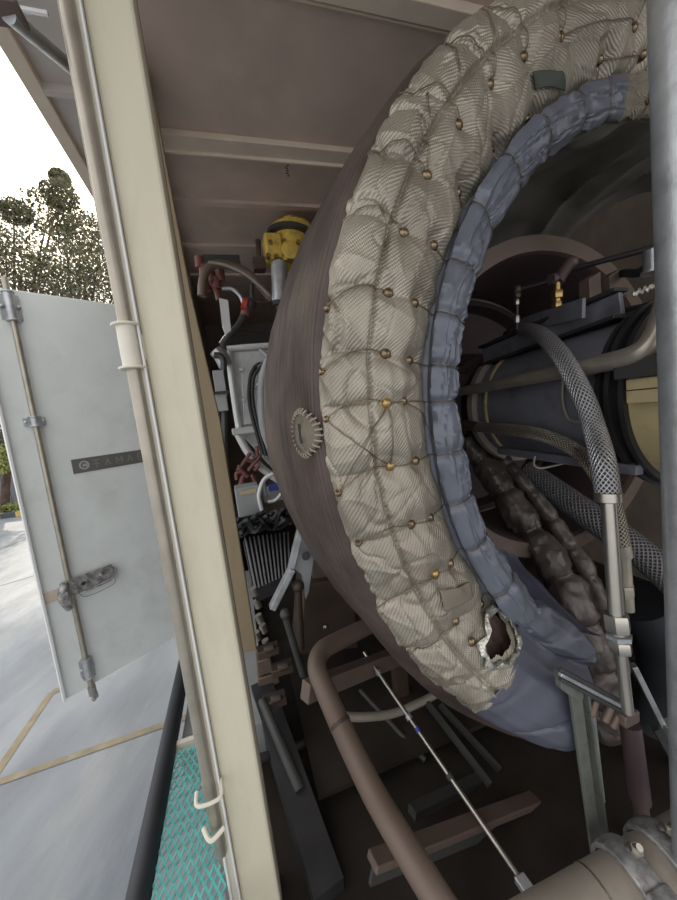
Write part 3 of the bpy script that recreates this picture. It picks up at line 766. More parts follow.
# sense line with fittings
ln = thing('sense_line', 'thin dark pipe with elbow and brass fittings above the housing', 'pipe', P(556, 300, 1.0))
dd = 1.0
A_ = P(517, 330, dd+.1); B_ = P(517, 290, dd+.1); C_ = P(557, 279, dd); D_ = P(572, 269, dd); E_ = P(655, 247, dd-.2)
part(ln, 'tube', Geo().tube([A_, B_], .006, 10).tube([B_, C_], .0085, 10).tube([D_, P(610, 259, dd-.1), E_], .0095, 10), 'dark')
part(ln, 'elbow', Geo().ball(B_, .018).hexa(B_-EZ*.03, B_-EZ*.012, .013), 'brown')
part(ln, 'tee', Geo().tube([C_-EZ*.012, P(562, 274, dd), P(570, 262, dd)], .021, 12).ball(P(571, 263, dd), .024).cyl(C_-EB*.03, C_-EB*.01, .018), 'plum')
part(ln, 'union_nut', Geo().hexa(P(517, 316, dd+.1), P(517, 323, dd+.1), .011).hexa(P(517, 300, dd+.1), P(517, 305, dd+.1), .010), 'steel')
x_ = P(557, 283, dd); y_ = P(557, 311, dd)
part(ln, 'brass_fitting', Geo().hexa(P(557, 291, dd), P(557, 299, dd), .022).cyl(P(557, 299, dd), P(557, 303, dd), .013).hexa(P(557, 302, dd), P(557, 311, dd), .018).cyl(x_, P(557, 291, dd), .012), 'brass', 'brass fitting')
part(ln, 'collar', Geo().cyl(P(654, 258, .8)+EZ*.025, P(654, 258, .8)-EZ*.045, .028).cyl(P(654, 270, .8), P(654, 273, .8), .034), 'galv', 'galvanised collar')
solo('conduit', Geo().tube([P(455, 395, 1.55), P(500, 372, 1.35), P(560, 335, 1.05), P(620, 312, .9), P(655, 304, .8)], .009, 10), 'dark', 'thin dark conduit running above the smooth brown pipe', 'conduit')
solo('conduit', Geo().tube([P(565, 308, 1.05), P(615, 276, .95), P(640, 272, .85), P(660, 250, .8)], .014, 10), 'black', 'black conduit below the thin dark pipe with elbow', 'conduit')
# chain of a hanging tie
g = Geo()
for k in range(9): g.ball(P(582, 293+k*3.3, 1.0), .0045, 8)
solo('bead_chain', g, 'steel', 'short bead chain hanging beside the brass fitting', 'chain')
solo('jagged_gasket', Geo().grid(lambda i, j: P(632+i*26, 292-i*10+j*5+.8*math.sin(i*23), .88)+EZ*.004*math.sin(i*31), 24, 3), 'foil', 'crumpled pale gasket strip above the dark rings', 'gasket', sol=.004)

# smooth brown pipe
sp_ = thing('oil_pipe', 'smooth grey brown pipe crossing in front of the turbine housing', 'pipe', P(560, 372, 1.1))
part(sp_, 'tube', Geo().tube([HC(448, 394, .30), HC(490, 386, .30), HC(530, 378, .30), HC(560, 372, .30), HC(600, 364, .31), HC(636, 354, .32), HC(654, 338, .32), HC(664, 312, .33), HC(672, 280, .34)], [.018, .021, .023, .024, .025, .025, .025, .025, .025], 20), 'rod')
part(sp_, 'end_nut', Geo().hexa(HC(446, 394.5, .30), HC(454, 393, .30), .026), 'dark')
part(sp_, 'support_clip', Geo().tube([HC(563, 378, .27), HC(563, 402, .26), HC(569, 419, .26), HC(581, 422, .26)], .0045, 8), 'rod', 'thin bent wire clip')
solo('wire_clip', Geo().tube([P(535, 456, 1.0), P(534, 465, 1.0), P(542, 468, .99), P(565, 463, .97)], .004, 8), 'rod', 'small bent wire hook under the housing', 'clip')
# left end bolts/fittings in cavity
for i, (x, y) in enumerate(((455, 371), (448, 393), (448, 422))):
    c = P(x, y, 1.5); n = (P(x+12, y, 1.45)-c).normalized()
    solo('bolt', Geo().hexa(c, c+n*.03, .026).cyl(c+n*.03, c+n*.06, .014), 'brown', ['rusty bolt inside the blue roll, topmost of the three', 'rusty bolt where the smooth brown pipe ends', 'rusty bolt where the lower braided hose ends'][i], 'bolt')

# ---------- braided hoses
h1 = thing('braided_hose', 'bright steel braided hose arching over in front of the housing', 'hose', P(608, 494, .7))
part(h1, 'braid', Geo().tube([HC(511, 334, .30), HC(522, 329, .33), HC(540, 334, .35), HC(561, 356, .36), HC(581, 392, .37), HC(594, 428, .38), P(603, 462, .62), P(608, 496, .60)], [.020, .023, .025, .0255, .026, .0265, .027, .027], 28, 10), 'braid')
a = P(608, 492, .60); b = P(616, 614, .58)
part(h1, 'ferrule', Geo().cyl(a, a.lerp(b, .08), .0285), 'steel', bev=.002)
part(h1, 'steel_pipe', Geo().cyl(a.lerp(b, .05), b, .0165, n=28), 'steel', 'polished steel pipe')
c = P(621, 652, .57); e_ = P(628, 712, .565)
part(h1, 'union_nut', Geo().hexa(b, b.lerp(c, .45), .027), 'steel')
part(h1, 'lock_nut', Geo().hexa(b.lerp(c, .52), b.lerp(c, .66), .028), 'galv')
part(h1, 'lower_nut', Geo().hexa(b.lerp(c, .7), c, .024).cyl(b, c, .018), 'steel')
part(h1, 'outlet_pipe', Geo().cyl(c, e_, .0125, n=24), 'steel')
part(h1, 'inlet_nut', Geo().hexa(HC(506, 337, .295), HC(513, 333, .305), .024), 'dark')
h2 = thing('braided_hose', 'tarnished braided hose curving below the housing behind the bright one', 'hose', P(560, 440, .95))
part(h2, 'braid', Geo().tube([HC(455, 424, .29), HC(480, 427, .29), HC(512, 430, .29), HC(545, 436, .295), HC(575, 450, .30), P(598, 474, .72), P(614, 510, .70), P(621, 545, .69)], [.018, .022, .023, .023, .023, .023, .023, .023], 26, 10), 'braid2')
part(h2, 'end_sleeve', Geo().tube([HC(446, 422, .29), HC(482, 427, .29)], .02, 16), 'brown')
part(h2, 'outlet_fitting', Geo().cyl(P(621, 543, .69), P(624, 556, .69), .022).cyl(P(624, 556, .69), P(628, 610, .69), .016).hexa(P(625, 585, .69), P(626, 596, .69), .022), 'rod')
dh = Geo().tube([P(525, 470, 1.35), P(548, 486, 1.25), P(590, 516, 1.08), P(635, 548, .95), P(672, 580, .86), P(705, 615, .8)], [.05, .056, .058, .058, .058, .058], 30, 8)
solo('braided_duct', dh, 'braidd', 'wide dark braided duct behind the steel pipe, at right', 'duct')
solo('black_duct', Geo().tube([P(640, 600, 1.0), P(663, 640, .98), P(668, 690, .97), P(655, 740, .96)], .11, 24), 'black', 'black rubber duct curving down behind the bright steel pipe', 'duct')

# ---------- wrapped ducts
def wrapped(pts, rads, m, lab, nties, seed):
    t = thing('wrapped_duct', lab, 'duct', pts[-1])
    g = Geo().tube(pts, rads, 44, 26)
    k = 45; n = len(g.v)//k
    for i in range(n):
        c = sum((g.v[i*k+j] for j in range(k-1)), V((0, 0, 0)))/(k-1)
        ph = i/n*nties; puff = 1-.22*math.exp(-((ph-round(ph))/.09)**2)
        for j in range(k):
            p = g.v[i*k+j]; q = p-c; w = 1+.26*nz(p.x*12+seed, p.y*12, p.z*12)+.09*(1-abs(nz(p.x*22+seed, p.y*22, p.z*16))*2)**2-.07*math.exp(-(nz(p.x*20, p.y*20+seed, p.z*20)/.10)**2)
            g.v[i*k+j] = c+q*puff*w
    part(t, 'wrap', g, m)
    for a in range(1, nties):
        i = int(a/nties*n); ring = [g.v[i*k+j] for j in range(k-1)]; c = sum(ring, V((0, 0, 0)))/(k-1)
        pts_ = [c+(p-c)*1.05 for p in ring]; pts_.append(pts_[0])
        part(t, 'tie_band', Geo().tube(pts_, .0018, 6, 2, caps=False), 'wire')
    return t
wrapped([P(462, 440, 1.45), P(488, 470, 1.35), P(522, 518, 1.2), P(558, 575, 1.05), P(586, 635, .97), P(600, 690, .94), P(606, 730, .93)], [.052, .06, .064, .068, .068, .068, .068], 'leather', 'thick soot dark wrapped duct sloping down inside the collector, the lower left one', 8, 1)
wrapped([P(492, 445, 1.38), P(522, 480, 1.25), P(556, 525, 1.12), P(586, 570, 1.0), P(608, 620, .93), P(620, 670, .90)], [.025, .028, .03, .032, .034, .034], 'leather', 'slimmer tied wrapped duct lying along the thick one', 8, 4)

# ================================================================== FAR MACHINERY, LEFT OF THE COLLECTOR
dv = 2.55
va = thing('valve_actuator', 'yellow enamelled valve actuator with a grey cylinder below it', 'actuator', P(281, 305, dv))
part(va, 'body', Geo().cyl(P(291, 263, dv), P(291, 237, dv), .12, .125, n=24), 'yellow')
part(va, 'cap', Geo().lathe(P(291, 235, dv), EZ, [(0, .15), (.02, .155), (.04, .15), (.045, .09), (.09, .08), (.10, .05), (.1, 0)], 28), 'yellow')
part(va, 'collar', Geo().cyl(P(291, 239, dv), P(291, 235, dv), .17, n=28), 'greyd', 'dark clamp ring')
part(va, 'side_block', Geo().box(P(273, 250, dv-.05), EB*.06, EA*.07, EZ*.085), 'yellow', bev=.015)
part(va, 'side_lug', Geo().box(P(309, 248, dv), EB*.04, EA*.05, EZ*.07).cyl(P(306, 256, dv), P(312, 240, dv), .03), 'yellow', bev=.01)
g = Geo()
for k in range(8):
    a = 2*PI*k/8; c = P(291, 229, dv)+(EB*math.cos(a)+EA*math.sin(a))*.11
    part(va, 'cap_bolt', Geo().hexa(c, c+EZ*.03, .018), 'brass')
for x, y in ((284, 242), (298, 243), (297, 258), (285, 259), (270, 243), (276, 257), (268, 256)):
    q_ = P(x, y, dv-.115); part(va, 'boss', Geo().hexa(q_+EA*.03, q_-EA*.02, .017), 'yellow' if x % 2 else 'brass')
part(va, 'top_port', Geo().cyl(P(297, 229, dv-.05), P(298, 221, dv-.05), .035, n=14), 'yellow')
fc = P(290, 250, dv-.13)
part(va, 'face_disc', Geo().lathe(fc, -EA, [(0, .06), (.01, .06), (.015, .045), (.015, .03), (.02, .025), (.02, 0)], 24), 'yellow')
part(va, 'cylinder', Geo().cyl(P(279, 264, dv-.1), P(280, 302, dv-.1), .055, n=24).cyl(P(279, 262, dv-.1), P(279, 268, dv-.1), .04), 'galv', 'grey cylinder')
part(va, 'tip', Geo().cyl(P(280, 302, dv-.1), P(280, 306, dv-.1), .045).cyl(P(280, 306, dv-.1), P(281, 318, dv-.1), .03, .012), 'dark')
part(va, 'stem', Geo().cyl(P(259, 262, dv), P(258, 240, dv), .018).box(P(259, 265, dv), EB*.04, EA*.04, EZ*.04), 'brown')

def hose(px, d, r, m, name, lab, cat='hose'):
    return solo(name, Geo().tube([P(x, y, dd_) if False else P(x, y, d) for x, y, dd_ in [(p[0], p[1], 0) for p in px]], r, 12), m, lab, cat)
hose([(202, 296), (203, 280), (208, 268), (218, 264), (234, 267), (250, 275), (262, 288), (272, 300)], 2.5, .028, 'brownl', 'red_hose', 'thick reddish hose arching below the yellow valve')
hose([(208, 262), (225, 265), (245, 274), (260, 286), (270, 296)], 2.42, .009, 'tan', 'thin_tube', 'thin pale tube running on top of the reddish hose')
hose([(222, 289), (232, 289), (240, 296), (243, 303)], 2.4, .012, 'galv', 'thin_tube', 'short pale bent tube above the red cap')
hose([(247, 308), (243, 318), (237, 328), (228, 337), (222, 345)], 2.4, .024, 'greyd', 'black_hose', 'dark hose hanging down from the red cap')
hose([(252, 284), (252, 296), (258, 302), (272, 301)], 2.5, .012, 'brown', 'thin_tube', 'thin brown looped tube left of the grey cylinder')
cp = thing('shutoff_cock', 'small red capped shutoff cock left of the grey cylinder', 'valve', P(247, 312, 2.4))
part(cp, 'cap', Geo().ball(P(250, 304, 2.4), .045), 'greyd'); part(cp, 'red_collar', Geo().cyl(P(242, 303, 2.38), P(247, 305, 2.38), .04), 'redc', 'red collar')
part(cp, 'body', Geo().cyl(P(247, 305, 2.4), P(245, 316, 2.4), .03), 'red')
g = Geo()
for x, y in ((199, 262), (203, 270), (211, 277), (216, 283), (205, 285), (220, 275)): g.cyl(P(x, y-5, 2.6), P(x+1, y+6, 2.6), .03, n=10)
g.tube([P(198, 258, 2.6), P(205, 275, 2.6), P(216, 290, 2.6), P(219, 300, 2.6)], .02, 8)
solo('pipe_fittings', g, 'red', 'cluster of reddish pipe fittings beside the inner post near the ceiling', 'fittings')
solo('wall_plate', Geo().box(P(222, 262, 2.75), EB*.13, EA*.02, EZ*.045), 'greyd', 'dark plate behind the reddish hose', 'plate', smooth=False, bev=.004)
solo('machine_guard', Geo().poly([P(219, 298, 2.3), P(228, 300, 2.3), P(231, 330, 2.3), P(226, 335, 2.3), P(222, 325, 2.3)], EA, .05), 'white', 'narrow white guard beside the inner post', 'guard', smooth=False)
solo('cross_member', Geo().beam(P(222, 338, 4.2), P(300, 344, 4.2), .12, .19), 'greyd', 'dark cross member behind the white gearbox', 'beam', smooth=False, bev=.01)
g = Geo().tube([P(214, 355, 2.5), P(222, 358, 2.5), P(224, 375, 2.5), P(225, 470, 2.5)], .022, 10)
solo('riser_pipe', g, 'greyd', 'dark vertical pipe between the inner post and white gearbox', 'pipe')
jb = thing('junction_box', 'pair of small pale boxes on the dark vertical pipe', 'box', P(221, 412, 2.45))
part(jb, 'upper_box', Geo().box(P(220, 384, 2.45), EB*.035, EA*.04, EZ*.085), 'grey', smooth=False, bev=.004)
part(jb, 'lower_box', Geo().box(P(222, 403, 2.45), EB*.035, EA*.04, EZ*.055), 'grey', smooth=False, bev=.004)
part(jb, 'black_clamp', Geo().box(P(222, 393, 2.43), EB*.045, EA*.045, EZ*.008), 'black', smooth=False)
solo('elbow_fitting', Geo().tube([P(216, 350, 2.6), P(221, 356, 2.6), P(226, 366, 2.6)], .05, 12), 'galv', 'grey elbow fitting above the pale boxes', 'fitting')

# white gearbox casing
dg = 2.7
gb = thing('gearbox_casing', 'large white painted casing behind the collector flank', 'casing', P(255, 478, dg))
ol = [(229, 349), (300, 345), (300, 484), (286, 481), (272, 468), (256, 450), (243, 436), (238, 428), (234, 400), (231, 370)]
part(gb, 'shell', Geo().poly([P(x, y, dg) for x, y in ol], EA, .5), 'white', bev=.02)
part(gb, 'flange_rim', Geo().tube([P(229, 352, dg-.02), P(231, 372, dg-.02), (P(235, 402, dg-.02)), P(239, 428, dg-.02)], .026, 10).tube([P(227, 349, dg-.02), P(262, 346, dg-.02), P(300, 344, dg-.02)], .022, 10), 'whitep')
part(gb, 'lower_ledge', Geo().beam(P(232, 432, dg-.05), P(300, 424, dg-.05), .1, .05), 'white', smooth=False, bev=.01)
part(gb, 'curved_web', Geo().tube([P(238, 434, dg-.03), P(248, 452, dg-.03), P(262, 468, dg-.03), P(280, 481, dg-.03)], .03, 10), 'whitep')
part(gb, 'cover_plate', Geo().poly([P(x, y, dg-.03) for x, y in ((240, 352), (280, 350), (285, 420), (244, 425))], EA, .04), 'white', smooth=False, bev=.006)
g = Geo()
for x, y in ((241, 370), (243, 400), (262, 365), (266, 386)): c = P(x, y, dg-.04); part(gb, 'casing_bolt', Geo().hexa(c, c-EA*.02, .016), 'galv')
for px, m, lab in (([(268, 362), (256, 366), (250, 380), (250, 405), (256, 430), (263, 455)], 'black', 'left one of the black cables looping on the white casing'),
                   ([(268, 366), (259, 369), (253, 380), (253, 404), (259, 430), (266, 456)], 'greyd', 'right one of the black cables looping on the white casing'),
                   ([(270, 362), (262, 363), (257, 367)], 'galv', 'short steel conduit above the cable loop')):
    solo('cable', Geo().tube([P(x, y, dg-.12) for x, y in px], .014, 8), m, lab, 'cable')
solo('conduit', Geo().tube([P(272, 356, dg-.25), P(264, 375, dg-.25), P(262, 400, dg-.25), P(265, 430, dg-.25), P(275, 455, dg-.25)], .035, 14), 'grey', 'thick grey flexible conduit along the collector flank', 'conduit')
solo('lever', Geo().tube([P(253, 388, dg-.1), P(262, 382, dg-.12), P(268, 378, dg-.12)], .016, 8).tube([P(260, 349, dg-.1), P(269, 357, dg-.12)], .016, 8), 'galv', 'small steel levers on the white casing', 'lever')
# lower clutter
tb = thing('terminal_box', 'light grey terminal box standing below the white casing', 'box', P(248, 515, 2.3))
part(tb, 'box_body', Geo().box(P(248, 499, 2.35), EB*.075, EA*.08, EZ*.095), 'grey', smooth=False, bev=.006)
part(tb, 'lid_label', Geo().box(P(248, 492, 2.262), EB*.05, EA*.002, EZ*.012), 'yell2', 'narrow yellow label', smooth=False)
rs = random.Random(21)
labs = ['tangled black cable {} in the bundle above the ribbed tread'.format(w) for w in ('running highest', 'dipping lowest', 'curling leftmost', 'curling rightmost', 'crossing the middle', 'nearest the opening', 'furthest back')]
for k in range(14):
    x0 = 238+rs.uniform(-2, 6); x1 = 292+rs.uniform(-4, 4)
    pts = [P(x0+(x1-x0)*i/6, 528-12*i/6+rs.uniform(-9, 9), 2.2+rs.uniform(-.15, .1)) for i in range(7)]
    o = solo('cable', Geo().tube(pts, .012, 8, 5), 'black' if k % 4 else 'greyd', 'tangled dark cable in the bundle above the ribbed tread', 'cable', group='tangled cables below the white casing')
g = Geo(); 
solo('valve_block', Geo().box(P(276, 493, 2.4), EB*.09, EA*.06, EZ*.045).cyl(P(262, 482, 2.35), P(266, 497, 2.35), .02), 'white', 'white valve block right of the grey terminal box', 'valve block', bev=.008)
solo('connector', Geo().box(P(276, 487, 2.32), EB*.05, EA*.02, EZ*.02), 'bluep', 'blue connector on the white valve block', 'connector', bev=.004)
solo('white_hose', Geo().tube([P(262, 510, 2.25), P(259, 495, 2.25), P(264, 480, 2.25), P(273, 474, 2.25)], .014, 10), 'whitep', 'white hose curving over the terminal box corner', 'hose')
solo('white_hose', Geo().tube([P(268, 502, 2.22), P(276, 500, 2.22), P(284, 490, 2.22)], .011, 10), 'whitep', 'white hose crossing below the blue connector', 'hose')
g = Geo()
for i in range(10):
    x, y = 238+rs.uniform(0, 22), 450+rs.uniform(0, 32); g.tube([P(x, y, 2.6), P(x+rs.uniform(-8, 8), y+rs.uniform(-8, 8), 2.6), P(x+rs.uniform(-10, 10), y+rs.uniform(4, 14), 2.6)], .014, 8, 4)
solo('red_wiring', g, 'red', 'dark red wiring under the curve of the white casing', 'wiring')
# ribbed tread
tr = thing('ribbed_tread', 'dark ribbed step tread below the cable bundle', 'tread', P(268, 585, 1.9))
q = [P(243, 540, 2.25), P(290, 534, 2.25), P(291, 575, 1.9), P(254, 592, 1.9)]
nrm = (q[1]-q[0]).cross(q[3]-q[0]).normalized()
if nrm.z < 0: nrm = -nrm
part(tr, 'pan', Geo().poly(q, -nrm, .03), 'dark', smooth=False)
g = Geo()
for k in range(11):
    t = (k+.5)/11; a = q[0].lerp(q[1], t); b = q[3].lerp(q[2], t); g.beam(a+nrm*.012, b+nrm*.012, .008, .02, nrm)
part(tr, 'ribs', g, 'galv', 'bright parallel ribs', smooth=False)
part(tr, 'nosing', Geo().beam(q[3]-EZ*.02, q[2]-EZ*.02, .03, .07), 'dark', smooth=False)
# lever bracket and struts
lb = thing('support_bracket', 'pale bolted bracket with struts below the collector flank', 'bracket', P(270, 640, 1.55))
db = 1.6
part(lb, 'gusset', Geo().poly([P(x, y, db) for x, y in ((298, 532), (302, 528), (316, 548), (313, 566), (309, 592), (306, 600), (302, 575), (290, 566), (296, 556))], EA, .03), 'grey', smooth=False, bev=.004)
part(lb, 'long_strut', Geo().beam(P(292, 568, db), P(272, 608, db), .05, .03).beam(P(300, 530, db), P(291, 568, db), .035, .03), 'galv', smooth=False, bev=.003)
part(lb, 'short_strut', Geo().beam(P(300, 530, db-.02), P(315, 546, db-.02), .03, .02), 'white', smooth=False)
part(lb, 'pin', Geo().cyl(P(306, 556, db-.05), P(306, 556, db+.03), .02), 'black')
part(lb, 'swing_rod', Geo().cyl(P(285, 615, db-.1), P(303, 675, db-.1), .016).ball(P(285, 614, db-.1), .024), 'greyd')
part(lb, 'post_rod', Geo().cyl(P(298, 588, db), P(301, 648, db), .018).ball(P(298, 586, db), .03), 'brown')
solo('ledge_plate', Geo().poly([P(x, y, 1.75) for x, y in ((312, 560), (320, 545), (352, 575), (314, 583))], EA, .05), 'brownl', 'brown ledge plate behind the pale bracket', 'plate', smooth=False)
db_ = thing('control_box', 'dark brown box standing behind the bent brown pipe', 'box', P(325, 650, 1.7))
part(db_, 'box_body', Geo().poly([P(x, y, 1.7) for x, y in ((305, 585), (352, 577), (358, 648), (300, 655))], EA, .25), 'brown', smooth=False, bev=.006)
part(db_, 'screw', Geo().lathe(P(325, 627, 1.69), -EA, [(0, .015), (.008, .013), (.012, 0)], 12), 'steel')
# stack of small valves at far left bottom (bright glints)
g = Geo()
for i, (x, y) in enumerate(((253, 588), (256, 600), (258, 615), (262, 625), (265, 640), (256, 632))):
    g.cyl(P(x, y, 1.9), P(x+3, y+7, 1.9), .02, n=10)
solo('valve_manifold', g, 'steel', 'small bright fittings beside the foot of the inner post', 'fittings')
solo('valve_manifold', Geo().box(P(268, 676, 1.7), EB*.05, EA*.04, EZ*.03).box(P(264, 662, 1.7), EB*.035, EA*.04, EZ*.04).cyl(P(264, 650, 1.7), P(264, 665, 1.7), .02), 'brownl', 'rusty fittings below the foot of the inner post', 'fittings', bev=.006)

# ================================================================== BOTTOM: SKID, PIPES
bp_ = thing('bent_pipe', 'thick brown pipe bending round and running down to the bottom edge', 'pipe', P(440, 905, .62))
part(bp_, 'tube', Geo().tube([P(400, 610, 1.5), P(372, 624, 1.42), P(340, 640, 1.34), P(322, 651, 1.28), P(317, 667, 1.22), P(325, 690, 1.15), P(345, 735, 1.02), P(372, 790, .88), P(400, 838, .76), P(432, 890, .66), P(470, 950, .58)], [.036]*11, 24, 10), 'brownl')
part(bp_, 'weld_band', Geo().tube([P(339, 722, 1.055), P(341, 726, 1.045)], .0375, 24), 'brown')
fb = thing('equipment_skid', 'dark steel skid frame under the collector', 'frame', W(1.0, 1.3, ZF))
part(fb, 'near_cross_beam', Geo().beam(P(305, 692, 1.2), P(400, 655, 1.45), .05, .07), 'brownl', 'brown cross beam', smooth=False, bev=.004)
part(fb, 'upright', Geo().beam(P(397, 650, 1.5), P(403, 715, 1.5), .07, .05, EA), 'brown', smooth=False, bev=.004)
part(fb, 'long_beam', Geo().beam(P(372, 862, .82), P(590, 778, 1.0), .05, .025), 'brownl', 'grey brown angle beam', smooth=False, bev=.004)
part(fb, 'long_beam_web', Geo().beam(P(372, 872, .84), P(590, 788, 1.02), .012, .07), 'greyd', smooth=False)
part(fb, 'cross_angle', Geo().beam(P(412, 812, 1.0), P(500, 770, 1.1), .04, .03), 'greyd', smooth=False)
part(fb, 'far_beam', Geo().beam(P(290, 745, 1.6), P(640, 690, 1.6), .1, .1), 'dark', smooth=False)
part(fb, 'side_beam', Geo().beam(P(262, 690, 1.7), P(330, 900, .95), .1, .12), 'dark', smooth=False)
part(fb, 'rail_strip', Geo().beam(P(440, 705, 1.3), P(500, 770, 1.05), .02, .02).beam(P(425, 700, 1.3), P(490, 785, 1.0), .02, .02), 'greyd', smooth=False)
part(fb, 'grated_deck', Geo().fbox(.1, 2.4, 1.2, 2.2, ZF+.05, ZF+.07), 'floor', smooth=False)
pr = thing('push_rod', 'thin bright push rod slanting over the bent brown pipe area', 'rod', P(530, 893, .72))
ra, rb = P(364, 652, 1.4), P(528, 890, .72)
part(pr, 'rod', Geo().cyl(ra, rb, .007, .0085, n=10), 'steel')
for t in (.12, .36, .62): part(pr, 'coupler', Geo().cyl(ra.lerp(rb, t), ra.lerp(rb, t+.02), .013, n=10), 'galv' if t != .62 else 'greyd')
part(pr, 'blue_tape', Geo().cyl(ra.lerp(rb, .42), ra.lerp(rb, .44), .0095, n=10), 'bluep', 'blue tape mark')
part(pr, 'end_fork', Geo().box(rb, (rb-ra).normalized()*.03, EB*.018, EZ*.012), 'galv', bev=.004)
solo('bowed_hose', Geo().tube([P(340, 716, 1.25), P(365, 717, 1.25), P(395, 713, 1.27), P(425, 700, 1.3), P(450, 686, 1.35)], .0165, 14), 'tan', 'bowed pinkish brown hose crossing behind the thin push rod', 'hose')
solo('hatch_cover', Geo().box(P(478, 735, 1.25), EB*.12, EA*.1, EZ*.012).box(P(478, 733, 1.25), EB*.09, EA*.07, EZ*.02), 'greyd', 'dark rounded hatch cover under the quilted ring', 'hatch', bev=.01)

for i, (p, q, r, m, lab) in enumerate((
    (P(262, 700, 1.5), P(300, 790, 1.2), .02, 'greyd', 'dark slanting bar left of the bent brown pipe, the upper one'),
    (P(255, 760, 1.4), P(330, 735, 1.5), .018, 'greyd', 'dark crossing bar left of the bent brown pipe'),
    (P(360, 690, 1.5), P(425, 760, 1.2), .012, 'greyd', 'thin dark tube behind the push rod'),
    (P(470, 770, 1.15), P(545, 745, 1.2), .014, 'greyd', 'dark tube under the lower blue cover'),
    (P(505, 800, 1.0), P(560, 870, .85), .011, 'rod', 'thin grey tube right of the push rod'),
    (P(395, 660, 1.55), P(470, 700, 1.4), .012, 'greyd', 'dark tube just under the quilted ring'))):
    solo('skid_tube', Geo().cyl(p, q, r, n=12), m, lab, 'tube')
for i, (x, y, d) in enumerate(((268, 650, 1.6), (282, 668, 1.55), (275, 700, 1.5))):
    solo('pipe_clamp', Geo().box(P(x, y, d), EB*.05, EA*.03, EZ*.018).cyl(P(x-4, y, d-.03), P(x+6, y-3, d-.03), .018, n=10), 'brown', ['brown clamp low behind the inner post, the topmost', 'brown clamp low behind the inner post, the middle one', 'brown clamp low behind the inner post, the lowest'][i], 'clamp', bev=.004)
# vertical channel and clamp rails
vc = thing('channel_upright', 'green grey steel channel upright left of the slanted rails', 'upright', P(602, 890, .72))
part(vc, 'channel', Geo().beam(P(573, 680, .612), P(601, 890, .665), .034, .010, EA).beam(P(582, 684, .622), P(611, 890, .675), .006, .034, EA), 'greym', smooth=False, bev=.002)
part(vc, 'rear_flange', Geo().beam(P(589, 704, .65), P(600, 800, .66), .014, .02, EA), 'galv', smooth=False)
part(vc, 'cap_bracket', Geo().poly([P(x, y, .608) for x, y in ((560, 672), (584, 690), (584, 700), (578, 702), (562, 690))], EA, .02), 'greym', smooth=False, bev=.003)
rl2 = thing('slotted_rail', 'pair of dark parallel rails slanting from the blue cover to the steel outlet pipe', 'rail', P(600, 700, .7))
for k, (dy, m) in enumerate(((0, 'greyd'), (5, 'galv'), (10, 'greyd'))):
    part(rl2, 'rail_bar', Geo().beam(P(560, 669+dy, .60), P(630, 706+dy, .60), .010, .009), m, smooth=False, bev=.002)
part(rl2, 'joint_block', Geo().box(P(627, 716, .60), EB*.026, EA*.015, EZ*.016).cyl(P(612, 704, .61), P(604, 722, .61), .010).cyl(P(618, 714, .61), P(612, 728, .61), .009).cyl(P(596, 700, .61), P(592, 716, .61), .008), 'brownl', 'rusty joint block', bev=.004)
solo('red_brown_column', Geo().cyl(P(630, 724, .75), P(640, 800, .72), .03, n=18).cyl(P(640, 800, .72), P(646, 850, .7), .022, n=18), 'plum', 'reddish brown column below the rusty joint block', 'column')
st = thing('stay_bar', 'grey slanting stay bar with square end block at the right', 'stay bar', P(670, 730, .85))
part(st, 'bar', Geo().beam(P(633, 665, .9), P(664, 728, .85), .03, .02), 'galv', smooth=False, bev=.003)
part(st, 'end_block', Geo().box(P(672, 728, .84), EB*.045, EA*.02, EZ*.03), 'galv', bev=.004)
part(st, 'lower_bar', Geo().beam(P(655, 728, .85), P(690, 790, .8), .02, .02), 'greyd', smooth=False)

# big pipe with clamps bottom right
da = .70
bp = thing('clamped_pipe', 'fat tan pipe with bolted band clamps at the bottom right corner', 'pipe', P(600, 880, .55))
pa, pb = P(470, 990, .55), P(760, 812, .50)
ax = (pb-pa).normalized(); Lp = (pb-pa).length
def tx(x): return min((abs(proj(pa.lerp(pb, k/500))[0]-x), k/500) for k in range(501))[1]
part(bp, 'tube', Geo().cyl(pa, pb, .075, n=40), 'tan')
for t in (tx(601),): part(bp, 'seam_band', Geo().cyl(pa+ax*Lp*t, pa+ax*(Lp*t+.004), .0765, n=40), 'steel', 'thin bright seam')
for t in (tx(634), tx(668)):
    c = pa+ax*Lp*t
    cl = part(bp, 'band_clamp', Geo().lathe(c, ax, [(-.028, .077), (-.028, .088), (-.012, .092), (.012, .092), (.028, .088), (.028, .077)], 40), 'hand', 'cast band clamp', bev=.002)
    sd = (EZ-ax*ax.dot(EZ)).normalized(); fwd = ax.cross(sd)
    if fwd.dot(EA) > 0: fwd = -fwd
    hp = c+(sd*.7+fwd*.7).normalized()*.098
    g = Geo().box(hp, ax*.03, sd*.016, fwd*.02).box(hp-sd*.035+fwd*.01, ax*.022, sd*.012, fwd*.02)
    part(cl, 'hinge_lug', g, 'hand', bev=.005)
    q0 = c+(sd*1.0+fwd*.25)*.09
    part(cl, 'clamp_bolt', Geo().cyl(q0-fwd*.03+sd*.02, q0+fwd*.0+sd*.06, .0075, n=10).hexa(q0+sd*.035-fwd*.012, q0+sd*.047-fwd*.006, .014), 'steel')
    part(cl, 'swing_link', Geo().tube([hp+fwd*.02, hp-sd*.05+fwd*.025, hp-sd*.1+fwd*.005], [.013, .011, .014], 10), 'galv')

